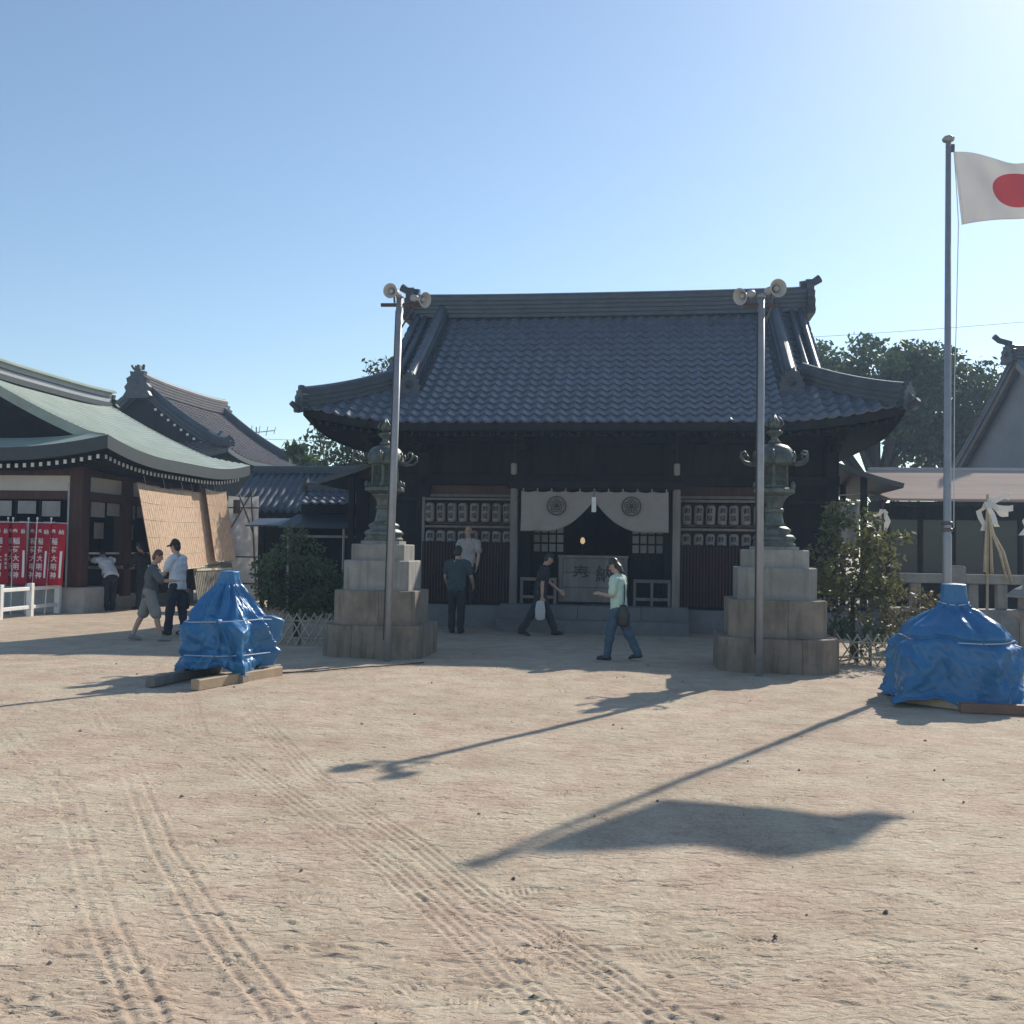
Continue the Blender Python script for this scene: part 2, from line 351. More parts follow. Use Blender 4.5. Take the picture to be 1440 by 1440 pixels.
# ------------------------------------------------------------------ ground
def vnoise(x, y, s, seed):
    r = np.random.default_rng(seed); g = r.random((256, 256)).astype(np.float32)
    X = x/s + 1000; Y = y/s + 1000
    xi = np.floor(X).astype(np.int64); yi = np.floor(Y).astype(np.int64); fx = X-xi; fy = Y-yi
    fx = fx*fx*(3-2*fx); fy = fy*fy*(3-2*fy); xi %= 256; yi %= 256; x1 = (xi+1) % 256; y1 = (yi+1) % 256
    return (g[yi, xi]*(1-fx)+g[yi, x1]*fx)*(1-fy) + (g[y1, xi]*(1-fx)+g[y1, x1]*fx)*fy - .5
def make_ground():
    xs = [0.]
    while xs[-1] < 9.4: xs.append(xs[-1] + .008 + .0035*xs[-1])
    xs += [9.6, 9.9, 10.5, 11.5, 13, 16, 20, 28, 40, 70, 130, 260, 500, 900]
    xs = np.array([-a for a in xs[:0:-1]] + xs)
    ys = [2.9]
    while ys[-1] < 17.2: ys.append(ys[-1] + .006 + .003*(ys[-1]-2.9))
    ys = np.array([-400, -150, -60, -20, -6, -2, 0, 1, 1.8, 2.4] + ys + [17.5, 18, 18.6, 19.5, 21, 23, 26, 29, 33, 40, 55, 80, 140, 300, 700, 1500])
    X, Y = np.meshgrid(xs, ys)
    Z = np.zeros_like(X)
    fade = np.clip((17-Y)/3, 0, 1)*np.clip((Y-1.5)/1, 0, 1)*np.clip((9.4-np.abs(X))/2, 0, 1)
    Z += .030*vnoise(X, Y, 2.3, 1) + .016*vnoise(X, Y, .75, 2)
    rough = np.clip(.6+1.6*vnoise(X, Y, 1.1, 8), .15, 1.5)
    Z += rough*(.006*vnoise(X, Y, .23, 3) + .006*vnoise(X*.75, Y*1.25, .105, 4) + .006*vnoise(X*.7, Y*1.3, .05, 5))
    # tyre tracks
    tracks = [[(-5.0, 10.6), (-4.4, 8.75), (-2.85, 6.5), (-2.27, 5.42), (-1.67, 4.27), (-1.2, 3.45), (-.9, 2.6)],
              [(-4.3, 10.2), (-3.87, 9.4), (-2.7, 7.15), (-1.82, 5.29), (-1.2, 4.2), (-.67, 3.36), (-.3, 2.5)],
              [(-3.6, 11.2), (-2.62, 8.5), (-1.5, 6.6), (-.57, 5.03), (-.06, 4.0), (.2, 3.36), (.5, 2.5)],
              [(-2.9, 10.6), (-2.1, 8.7), (-1.4, 7.1), (-.47, 5.44), (-.07, 4.6), (.38, 3.83), (.62, 3.36), (.95, 2.6)],
              [(2.2, 9.4), (2.75, 8.2), (3.6, 6.2), (4.4, 4.6)]]
    for ti, tr in enumerate(tracks):
        p = np.array(tr); best = np.full(X.shape, 9.0); 
        off = .05*vnoise(Y, Y*0, 1.3, 60+ti)
        Xo = X+off
        for a, b in zip(p[:-1], p[1:]):
            d = b-a; L = np.hypot(*d); d /= L
            t = (Xo-a[0])*d[0] + (Y-a[1])*d[1]; tt = np.clip(t, 0, L)
            px = a[0]+tt*d[0]; py = a[1]+tt*d[1]
            sgn = np.sign((Xo-a[0])*d[1]-(Y-a[1])*d[0])
            dist = np.hypot(Xo-px, Y-py)*np.where(sgn == 0, 1, sgn)
            best = np.where(np.abs(dist) < np.abs(best), dist, best)
        amt = np.clip(.78+1.2*vnoise(X, Y, .8, 20+ti), .15, 1.0)*np.clip((12.5-Y)/3.5, 0, 1)*(.35 if ti == 4 else 1)
        w = np.abs(best)
        if ti < 2:      # two clear narrow grooves per wheel
            prof = -.007*np.exp(-((w-.05)/.012)**2) + .007*np.exp(-((w-.075)/.011)**2) + .005*np.exp(-((w-.022)/.012)**2)
        else:           # broader ribbed tread
            prof = np.where(w < .085, -.002+.0036*np.tanh(2.6*np.cos(best*2*np.pi/.05)), 0) + .003*np.exp(-((w-.1)/.02)**2)
        prof = prof*(.78 if ti < 2 else 1)
        Z = np.where(w < .2, Z*(1-.35*amt*np.exp(-(w/.12)**2)), Z) + prof*amt
    # footprints
    r = np.random.default_rng(3)
    for k in range(520):
        fy = 3 + 13*r.random()**1.5; fx = (r.random()*2-1)*(fy*.62+.6); ang = r.random()*6.28
        i0, i1 = np.searchsorted(ys, [fy-.2, fy+.2]); j0, j1 = np.searchsorted(xs, [fx-.2, fx+.2])
        if i1-i0 < 2 or j1-j0 < 2: continue
        dx = X[i0:i1, j0:j1]-fx; dy = Y[i0:i1, j0:j1]-fy
        a = dx*math.cos(ang)+dy*math.sin(ang); b = -dx*math.sin(ang)+dy*math.cos(ang)
        e = (a/(.13*(.8+.3*r.random())))**2 + (b/(.046+.012*np.cos(a*18)))**2
        depth = .0015+.0025*r.random()
        m_ = np.clip(1.35-e, 0, 1); m_ = m_*m_*(3-2*m_)
        tread = .0035*np.sign(np.sin(a*2*np.pi/(.022+.012*r.random())))*(k % 3 > 0)
        Z[i0:i1, j0:j1] += -depth*m_ + tread*m_*.8 + .35*depth*np.exp(-((e-1.7)/.6)**2)
    # scuffs: little heel digs, dragged toward one side
    for k in range(5200):
        fy = 3 + 15*r.random()**1.4; fx = (r.random()*2-1)*(fy*.6+.6); ang = r.normal(0, .5)
        i0, i1 = np.searchsorted(ys, [fy-.13, fy+.13]); j0, j1 = np.searchsorted(xs, [fx-.16, fx+.16])
        if i1-i0 < 2 or j1-j0 < 2: continue
        dx = X[i0:i1, j0:j1]-fx; dy = Y[i0:i1, j0:j1]-fy
        a = dx*math.cos(ang)+dy*math.sin(ang); b = -dx*math.sin(ang)+dy*math.cos(ang)+ (2.5*a*a)
        L = .02+.07*r.random()**1.6
        Z[i0:i1, j0:j1] += (.002+.0045*r.random()**2)*(np.exp(-(a/L)**2-((b-.010)/.009)**2) - 1.2*np.exp(-(a/L)**2-((b+.008)/.009)**2))
    Z *= fade
    ny, nx = X.shape
    idx = np.arange(nx*ny).reshape(ny, nx)
    q4 = np.stack([idx[:-1, :-1], idx[:-1, 1:], idx[1:, 1:], idx[1:, :-1]], -1).reshape(-1, 4)
    me = np_mesh('ground', np.stack([X, Y, Z], -1).reshape(-1, 3), q4)
    o = link('ground', me, 'sand', smooth=True); o['kind'] = 'structure'
    def gz(x, y):
        i = min(max(np.searchsorted(ys, y), 0), ny-1); j = min(max(np.searchsorted(xs, x), 0), nx-1); return float(Z[i, j])
    # pebbles lying loose on the sand
    V = []; F = []
    for k in range(150):
        y = 3.3 + 13*r.random()**1.2; x = (r.random()*2-1)*(y*.55+.3); s = .005+.012*r.random()**2; z = gz(x, y)
        b = len(V)
        pts = [(1,0,0),(-1,0,0),(0,1,0),(0,-1,0),(0,0,.8),(0,0,-.5)]
        for p in pts: V.append((x+s*p[0]*(.7+.6*r.random()), y+s*p[1]*(.7+.6*r.random()), z+.3*s+s*p[2]))
        F += [(b+i, b+j, b+l) for i, j, l in ((0,2,4),(2,1,4),(1,3,4),(3,0,4),(2,0,5),(1,2,5),(3,1,5),(0,3,5))]
    me = bpy.data.meshes.new('loose_pebbles'); me.from_pydata(V, [], F)
    tag(link('loose_pebbles', me, 'pebble'), 'small dark pebbles strewn over the pale sand', 'pebbles', kind='stuff')
make_ground()

# ------------------------------------------------------------------ hip-and-gable roofs
class Roof:
    """ridge along local r, slope along local c. mp maps (r,c,z) to thing space"""
    def __init__(s, mp, R, Cw, sk, zE, H, k, lift, lw):
        s.mp, s.R, s.C, s.s, s.zE, s.H, s.k, s.L, s.lw = mp, R, Cw, sk, zE, H, k, lift, lw
    def g(s, e): x = e/s.C; return s.H*((1-s.k)*x + s.k*x*x)
    def lf(s, d): return s.L*max(0, 1-d/s.lw)**2.2
    def rmax(s, e): return s.R-e if e < s.s else s.R-s.s
    def main(s, r, e, side=-1, dz=0):
        return Vector(s.mp(r, side*(s.C-e), s.zE+s.g(e)+s.lf(s.R-abs(r))+dz))
    def skirt(s, c, e, side=1, dz=0):
        return Vector(s.mp(side*(s.R-e), c, s.zE+s.g(e)+s.lf(s.C-abs(c))+dz))
    def sheet(s, mb, dz=0, nr=48, ne=24):
        es = [s.s*i/8 for i in range(9)] + [s.s+(s.C-s.s)*i/ne for i in range(1, ne+1)]
        for side in (-1, 1):
            mb.grid(lambda a, b: s.main((2*a-1)*s.rmax(es[int(round(b*(len(es)-1)))]), es[int(round(b*(len(es)-1)))], side, dz), nr, len(es)-1)
            mb.grid(lambda a, b: s.skirt((2*a-1)*(s.C-b*s.s), b*s.s, side, dz), nr, 8)
        return mb
    def fascia(s, mb, z0, z1, inset=0.0, n=40):    # band round the eave edge, thick
        for side in (-1, 1):
            for i in range(n):
                for (fn, lim) in ((lambda t, e, d: s.main(t*s.R*(1-0) if e == 0 else t*(s.R-e), e, side, d), 0), (lambda t, e, d: s.skirt(t*(s.C-e), e, side, d), 0)):
                    a, b = 2*i/n-1, 2*(i+1)/n-1
                    v = [fn(a, 0, z0), fn(b, 0, z0), fn(b, 0, z1), fn(a, 0, z1), fn(a, .14, z0), fn(b, .14, z0)]
                    mb.add(v, [(0, 1, 2, 3), (0, 4, 5, 1)])
        return mb
def ridge_sect(w, h, layers, cap=.5):
    pts = []; lh = h/layers
    for i in range(layers):
        ww = w*(.5-.02*i/layers)
        pts += [(ww, i*lh), (ww, i*lh+.68*lh), (ww-.035, i*lh+.7*lh), (ww-.035, (i+1)*lh)]
    cw = w*.36
    for a in range(0, 181, 30): pts.append((cw*math.cos(R_(a)), h+cw*cap*2*math.sin(R_(a))*.62))
    left = [(-a, b) for a, b in pts[:4*layers]][::-1]
    return pts + left
def tile_proto(p, length, th=.05):
    """one S-shaped pantile: x across, y up-slope, z out of the roof"""
    n = 7; xs_ = [p*1.06*(i/(n-1))-p*.53 for i in range(n)]
    zz = [.031*math.cos(2*math.pi*(i/(n-1))*.92+.5) for i in range(n)]
    v = [(x, 0, z+.05) for x, z in zip(xs_, zz)] + [(x, length, z+.008) for x, z in zip(xs_, zz)] + [(x, .004, z+.05-th) for x, z in zip(xs_, zz)]
    f = []
    for i in range(n-1): f += [(i, i+1, n+i+1, n+i), (2*n+i, 2*n+i+1, i+1, i)]
    f += [(0, n, 2*n), (n-1, 2*n+n-1, 2*n-1)]
    return v, f
def lay_tiles(roof, parent, side, pitch, rows, m, indiv=0, dz=.0, kind='main', e_top=None, name='tile'):
    v0, f0 = tile_proto(pitch, (roof.C if kind == 'main' else roof.s)/rows*1.25)
    v0 = np.array(v0)
    me = bpy.data.meshes.new('tile'); me.from_pydata([tuple(x) for x in v0], [], f0); me.materials.append(M[m]); me.update()
    fn = roof.main if kind == 'main' else roof.skirt
    V = []; F = []; cnt = 0
    E = roof.C if kind == 'main' else roof.s
    for j in range(rows):
        e = E*j/rows
        lim = (roof.rmax(e) if kind == 'main' else roof.C-e) - pitch*.35
        nk = int(lim/pitch)+1
        for k in range(-nk, nk+1):
            r = k*pitch + (pitch*.0)
            if abs(r) > lim: continue
            p = fn(r, e, side, dz); pu = fn(r, min(e+.15, E), side, dz); pr = fn(r+.02, e, side, dz)
            y = (pu-p).normalized(); x = (pr-p).normalized(); z = x.cross(y)
            if z.z < 0: x = -x; z = x.cross(y)
            x = y.cross(z).normalized()
            jig = .006*random.uniform(-1, 1)
            mt = Matrix(((x.x, y.x, z.x, p.x), (x.y, y.y, z.y, p.y), (x.z, y.z, z.z, p.z+jig*.5), (0, 0, 0, 1)))
            mt = mt @ Matrix.Rotation(random.uniform(-.018, .018), 4, 'Z')
            if cnt < indiv:
                o = bpy.data.objects.new(name, me); C.objects.link(o); o.parent = parent; o.matrix_local = mt; cnt += 1
            else:
                A = np.array(mt); b = len(V); V += [tuple(w) for w in (v0 @ A[:3, :3].T + A[:3, 3])]
                F += [tuple(i+b for i in f) for f in f0]
    mm = bpy.data.meshes.new('tile_field'); mm.from_pydata(V, [], F); mm.update()
    o = link('tile_field', mm, m, parent); o['kind'] = 'stuff'
    return o
def oni(mb, p, w, h, face, d=.16):
    """ridge-end ornament: stepped shield with shoulders, at p, facing direction `face` (2d)"""
    out = [(-.5,0),(-.62,.08),(-.5,.22),(-.58,.34),(-.44,.46),(-.5,.6),(-.3,.68),(-.34,.82),(-.14,.8),(-.1,1.0),(0,.92),(.1,1.0),(.14,.8),(.34,.82),(.3,.68),(.5,.6),(.44,.46),(.58,.34),(.5,.22),(.62,.08),(.5,0)]
    f = Vector((face[0], face[1], 0)).normalized(); sd = Vector((f.y, -f.x, 0))
    n = len(out); v = [Vector(p)+sd*a*w+Vector((0,0,b*h))+f*t for t in (0, d) for a, b in out]
    mb.add(v, [tuple(range(n)), tuple(range(2*n-1, n-1, -1))] + [(i, (i+1) % n, n+(i+1) % n, n+i) for i in range(n)])
    # boss
    c = Vector(p)+f*d+Vector((0,0,.42*h))
    mb.add([c+sd*.22*w*math.cos(a)+Vector((0,0,.2*h*math.sin(a))) for a in [k*math.pi/3 for k in range(6)]]+[c+f*.07], [(k, (k+1) % 6, 6) for k in range(6)])

# ------------------------------------------------------------------ main hall
O = (1.57, 19.35)
hall = thing('shrine_hall', 'large dark wooden shrine hall under a sweeping grey tiled roof', 'hall', (*O, 0), TH)
def build_hall():
    cv = 3.6
    rf = Roof(lambda r, c, z: (r, cv+c, z), 5.62, 4.4, 1.15, 4.02, 3.06, .13, .31, 2.5)
    mb = MB(); rf.sheet(mb, -.03)
    roof = mb.build('roof', 'tile_ridge', hall, True)
    lay_tiles(rf, roof, -1, .243, 18, 'tile', indiv=299)
    lay_tiles(rf, roof, 1, .243, 18, 'tile')
    for sd in (-1, 1): lay_tiles(rf, roof, sd, .243, 5, 'tile', kind='skirt')
    # underside and eave boards
    mb = MB(); rf.fascia(mb, -.16, -.01); mb.build('eave_edge', 'wood_dark', roof)
    def sof(side):
        def fn(a, b):
            e = .1+b*2.2; p = rf.main((2*a-1)*(rf.R-min(e, .1+b*2.2)), min(e, 2.3), side, 0); 
            return Vector((p.x, p.y, rf.zE+.18*e+rf.lf(rf.R-abs(p.x))*(1-b*.8)-.17))
        return fn
    mb = MB(); mb.grid(sof(-1), 24, 6); mb.grid(sof(1), 24, 6)
    for sgn in (-1, 1):
        def fn(a, b, sgn=sgn):
            e = .1+b*1.5; c = (2*a-1)*(rf.C-e); return Vector((sgn*(rf.R-e), cv+c, rf.zE+.18*e+rf.lf(rf.C-abs(c))*(1-b*.8)-.17))
        mb.grid(fn, 24, 4)
    mb.build('soffit', 'wood_dark', roof)
    mb = MB()
    for i in range(66):
        u = -5.5+11*i/65
        e0 = .14; y0 = cv-rf.C+e0; z0 = rf.zE+rf.lf(rf.R-abs(u))-.21
        reach = min(2.2, max(.4, (rf.R-abs(u))*1.0+.2))
        mb.tube([(u, y0, z0), (u, y0+reach, z0+.18*reach*.6)], .045, 4)
    mb.build('rafter_row', 'wood_dark', roof)['kind'] = 'stuff'
    # main ridge with upswept ends
    n = 36; zr = rf.zE+rf.H
    path = [(-4.55+9.1*i/n, cv, zr-.06+.035*abs(-1+2*i/n)**3) for i in range(n+1)]
    mb = MB(); mb.sweep(path, ridge_sect(.46, .5, 5)); mb.build('main_ridge', 'tile_ridge', roof)
    for sd in (-1, 1):
        mb = MB(); oni(mb, (sd*4.52, cv, zr-.12), .78, .85, (sd, 0))
        mb.tube([(sd*4.4, cv, zr+.62), (sd*4.68, cv, zr+.66), (sd*4.84, cv, zr+.76)], [.085, .085, .095], 8)
        mb.build('ridge_ornament', 'tile_ridge', roof)
    # descending ridges, verge rolls, corner ridges
    for sd in (-1, 1):
        for side in (-1, 1):
            pts = [rf.main(sd*(3.80+.0*i/12), 1.25+(rf.C-1.25-.15)*i/12, side, .02) for i in range(13)]
            mb = MB(); mb.sweep(pts, ridge_sect(.3, .26, 3, .9)); d = pts[0]-pts[2]
            oni(mb, pts[0]+Vector((0, 0, -.12)), .44, .52, (d.x, d.y), .12); mb.build('descending_ridge', 'tile_ridge', roof)
            for off in (.24, .43):
                pts = [rf.main(sd*(3.95+off), 1.5+(rf.C-1.6)*i/12, side, .06) for i in range(13)]
                mb = MB(); mb.tube(pts, .075, 7); mb.build('verge_roll', 'tile_ridge', roof, True)
            pts = []
            for i in range(11):
                e = 1.6*(1-i/10)-.05; e_ = max(e, 0); p = rf.main(sd*(rf.R-e_), e_, side, -.13+ .05*(i/10)**2)
                pts.append(p)
            mb = MB(); mb.sweep(pts, ridge_sect(.26, .38, 4, .9)); d = pts[-1]-pts[-2]
            oni(mb, pts[-1]+Vector((0, 0, -.02)), .38, .52, (d.x, d.y), .1)
            dd = Vector((d.x, d.y, 0)).normalized()
            mb.tube([pts[-1]+Vector((0,0,.08))-dd*.1, pts[-1]+dd*.12+Vector((0,0,.03)), pts[-1]+dd*.26+Vector((0,0,.14))], [.075, .065, .055], 8)
            mb.build('corner_ridge', 'tile_ridge', roof)
    # gable walls with bargeboards
    for sd in (-1, 1):
        x = sd*(rf.R-rf.s-.25); zs = rf.zE+rf.g(rf.s)-.3
        mb = MB(); mb.box(x-.05, x+.05, cv-3.0, cv+3.0, zs-.4, zs+.35)
        poly = [(cv-3.05, zs)]+[(cv-c, rf.zE+rf.g(rf.C-abs(c))-.14) for c in (2.8, 2.1, 1.4, .7, 0, -.7, -1.4, -2.1, -2.8)]+[(cv+3.05, zs)]
        m = Matrix(((0, 0, 1, x), (1, 0, 0, 0), (0, 1, 0, 0), (0, 0, 0, 1)))
        mb.prism(poly, -.04, .04, m); mb.build('gable_wall', 'wood_dark', hall)
        for side in (-1, 1):
            pts = [rf.main(sd*(rf.R-rf.s-.04), 1.4+(rf.C-1.45)*i/10, side, -.34) for i in range(11)]
            mb = MB(); mb.sweep(pts, [(-.03, 0), (.03, 0), (.03, .3), (-.03, .3)]); mb.build('bargeboard', 'wood_dark', roof)
    # stone plinth, stone steps built from blocks
    mb = MB(); mb.box(-5.2, 5.2, .85, 7.6, -.1, .46); mb.build('plinth', 'step', hall)
    for z0, z1, y0, y1, xs_ in ((-.06, .255, 0, .42, (-1.87, -.75, .42, 1.87)), (.2, .52, .40, .9, (-1.87, -.3, .95, 1.87))):
        for a, b in zip(xs_[:-1], xs_[1:]):
            MB().bbox(a+.003, b-.003, y0, y1, z0, z1, .012).build('step_stone', 'step', hall)
    # floor boards of the porch edge, posts, lintels
    for x in (-4.75, -3.72, -1.52, 1.52, 3.72, 4.75):
        y = 1.55; r = .13
        MB().bbox(x-r, x+r, y-r, y+r, .46, 4.3, .02).build('column', 'wood_dark', hall)
    for x in (-1.62, 1.62):
        MB().bbox(x-.075, x+.075, .52, .67, .46, 2.95, .012).build('porch_post', 'wood_old', hall)
    for x0, x1, y, z0, z1, mm in ((-4.9, 4.9, 1.42, 2.98, 3.2, 'wood_dark'), (-4.9, 4.9, 1.40, 3.86, 4.12, 'wood_dark'), (-4.9, 4.9, 1.44, 2.62, 2.72, 'wood_dark'), (-1.75, 1.75, .49, 2.85, 3.02, 'wood_dark')):
        MB().bbox(x0, x1, y, y+.2, z0, z1, .015).build('beam', mm, hall)
    for x in (-1.62, 1.62): MB().bbox(x-.06, x+.06, .67, 1.55, 2.72, 2.86, .01).build('beam', 'wood_dark', hall)
    for i in range(14):   # boards of the wall above the lintel
        x = -4.7+9.4*i/14
        MB().box(x+.006, x+9.4/14-.006, 1.60+.008*(i % 2), 1.64, 3.2, 3.86).build('wall_board', 'wood_dark', hall)
    # bracket arms under the eaves
    for x in (-4.75, -3.72, -1.52, 1.52, 3.72, 4.75):
        mb = MB(); mb.box(x-.08, x+.08, .45, 1.42, 3.80, 3.93); mb.box(x-.07, x+.07, .8, 1.42, 3.66, 3.8); mb.build('bracket', 'wood_dark', hall)
    MB().bbox(-4.9, 4.9, .5, .64, 3.93, 4.05, .015).build('eave_beam', 'wood_dark', hall)
    # side and back walls, floor, inner room
    mb = MB(); mb.box(-4.85, -4.77, 1.7, 6.9, .46, 4.2); mb.box(4.77, 4.85, 1.7, 6.9, .46, 4.2); mb.box(-4.77, 4.77, 6.8, 6.88, .46, 4.2)
    mb.build('wall', 'wood_dark', hall)
    MB().box(-4.77, 4.77, 1.7, 6.8, .46, .72).build('floor', 'wood_dark', hall)
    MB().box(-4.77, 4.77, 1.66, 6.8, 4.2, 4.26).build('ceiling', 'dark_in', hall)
    # the bays behind the lanterns: low boards and upright slats
    for sd in (-1, 1):
        x0, x1 = sorted((sd*1.66, sd*3.58))
        for (za, zb, nm, mm) in ((.46, 1.0, 'dado_panel', 'wood_dark'), (1.0, 1.07, 'rail', 'wood_old'), (1.60, 1.68, 'rail', 'wood_dark'), (2.14, 2.2, 'rail', 'wood_old'), (2.72, 2.78, 'rail', 'wood_old')):
            MB().box(x0, x1, 1.50, 1.60 if nm == 'rail' else 1.56, za, zb).build(nm, mm, hall)
        mb = MB()
        for i in range(24):
            x = x0+(x1-x0)*(i+.5)/24; mb.box(x-.018, x+.018, 1.51, 1.55, 1.07, 1.60)
        mb.build('lattice_slats', 'wood_dark', hall)['kind'] = 'stuff'
        MB().box(x0, x1, 1.585, 1.62, 1.0, 2.98).build('back_board', 'wood_brown', hall)
        x0, x1 = sorted((sd*3.86, sd*4.62)); MB().box(x0, x1, 1.56, 1.62, .46, 2.98).build('wall_board', 'wood_dark', hall)
        # sliding screen with paper panes beside the entrance
        x0, x1 = sorted((sd*.72, sd*1.39))
        sc = MB().box(x0, x1, 1.95, 1.98, .72, 1.55).build('sliding_screen', 'wood_dark', hall)
        w = (x1-x0)/4
        for i in range(4):
            for j in range(3):
                MB().box(x0+i*w+.018, x0+(i+1)*w-.018, 1.955, 1.972, 1.57+j*.2+.015, 1.57+(j+1)*.2-.015).build('pane', 'paper_dim', sc)
        mb = MB()
        for i in range(5): mb.box(x0+i*w-.014, x0+i*w+.014, 1.94, 1.985, 1.55, 2.62)
        for j in range(4): mb.box(x0, x1, 1.945, 1.98, 1.56+j*.2-.012, 1.56+j*.2+.012)
        mb.box(x0, x1, 1.95, 1.98, 2.17, 2.62); mb.build('muntin', 'wood_dark', sc)
    # low railings beside the steps
    for sd in (-1, 1):
        x0, x1 = sorted((sd*.78, sd*1.53))
        rl = MB().bbox(x0, x1, .95, 1.02, .98, 1.05, .008).build('railing', 'wood_old', hall)
        MB().bbox(x0, x1, .96, 1.01, .62, .68, .006).build('rail', 'wood_old', rl)
        for x in (x0+.03, (x0+x1)/2, x1-.03): MB().bbox(x-.03, x+.03, .955, 1.015, .46, .98, .006).build('baluster', 'wood_old', rl)
    # lower side galleries
    for sd in (-1, 1):
        mb = MB()
        mb.grid(lambda a, b: Vector((sd*(4.75+1.5*a), 1.9+5.0*b, 3.55-.5*a-.12*a*(1-a))), 6, 3)
        g = solidify(mb.build('gallery_roof', 'tile_ridge', hall), .1)
        if sd < 0: MB().box(-5.55, -4.86, 2.6, 2.68, .46, 3.2).build('gallery_wall', 'wood_dark', hall)
        for y in (2.1, 4.4, 6.6): MB().box(*sorted((sd*5.45, sd*5.57)), y, y+.12, .3, 3.25).build('gallery_post', 'wood_dark', hall)
        MB().box(*sorted((sd*4.86, sd*5.9)), 2.0, 6.9, -.05, .46).build('gallery_plinth', 'step', hall)
build_hall()

# lanterns on racks
def lantern_proto(label, group, two):
    L = thing('paper_lantern', label, 'lantern', group=group)
    prof = [(.045, .0), (.07, .008), (.088, .03)]
    for i in range(9):
        z = .04+.3*i/8.; prof += [(.1, z), (.094, z+.02)]
    prof += [(.088, .375), (.07, .398), (.045, .406)]
    MB().lathe(prof, 14, (0, 0, 0)).build('shade', 'lantern', L, True)
    MB().lathe([(.055, .40), (.062, .404), (.062, .425), (.05, .428)], 12).build('top_ring', 'ink', L)
    MB().lathe([(.05, -.018), (.058, -.016), (.058, .004), (.05, .006)], 12).build('bottom_ring', 'ink', L)
    mb = text_cols('献燈', .125, .155)
    mb.v = [(x, y-.094 - .0*x, z+.285) for x, y, z in mb.v]
    mb.v = [(x, y+(1-math.sqrt(max(0, 1-(x/.1)**2)))*.09-.008, z) for x, y, z in mb.v]
    me = mb.mesh('lettering'); link('lettering', me, 'ink', L)
    MB().tube([(0, 0, .42), (0, 0, .475)], .006, 5).build('hook', 'ink', L)
    return L
def lanterns():
    desc = {(-1, 1): 'white paper lantern in the upper row of the rack behind the two standing men',
            (-1, 0): 'white paper lantern in the lower row of the rack behind the two standing men',
            (1, 1): 'white paper lantern in the upper row of the rack with nobody before it',
            (1, 0): 'white paper lantern in the lower row of the rack with nobody before it'}
    proto = None
    for sd in (-1, 1):
        rk = thing('lantern_rack', 'wooden lantern rack behind the two standing men' if sd < 0 else 'wooden lantern rack with nobody before it', 'rack', (*W(O, 0, 0), 0), TH, 'lantern racks on the hall front')
        x0, x1 = sorted((sd*1.72, sd*3.62))
        for z in (2.635, 2.055): MB().bbox(x0-.05, x1+.05, 1.18, 1.24, z, z+.05, .006).build('rail', 'wood_old', rk)
        for x in (x0-.02, x1+.02): MB().bbox(x-.03, x+.03, 1.17, 1.25, .46, 2.7, .006).build('post', 'wood_old', rk)
        MB().box(x0, x1, 1.04, 1.07, .46, 1.76).build('low_board', 'wood_dark', rk)
        mb = MB()
        for i in range(30):
            x = x0+(x1-x0)*(i+.5)/30; mb.box(x-.012, x+.012, 1.015, 1.04, .52, 1.74)
        mb.build('slat_row', 'wood_brown', rk)['kind'] = 'stuff'
        for row in (1, 0):
            grp = desc[(sd, row)].replace('white paper lantern', 'paper lanterns')
            for i in range(8):
                x = x0+.12+(x1-x0-.24)*i/7
                if proto is None: L = proto = lantern_proto(desc[(sd, row)], grp, True)
                else: L = copy_tree(proto)
                nth = ('first', 'second', 'third', 'fourth', 'fifth', 'sixth', 'seventh', 'last')[(7-i) if sd < 0 else i]
                L['label'] = nth + ' paper lantern from the curtain, ' + ('upper' if row else 'lower') + ' row, ' + ('behind the two standing men' if sd < 0 else 'rack with nobody before it'); L['group'] = grp
                p = W(O, x, 1.21+random.uniform(-.01, .01))
                L.location = (*p, 2.17 if row else 1.59); L.rotation_euler = (R_(random.uniform(-2, 2)), R_(random.uniform(-2.5, 2.5)), TH+R_(random.uniform(-14, 14)))
lanterns()

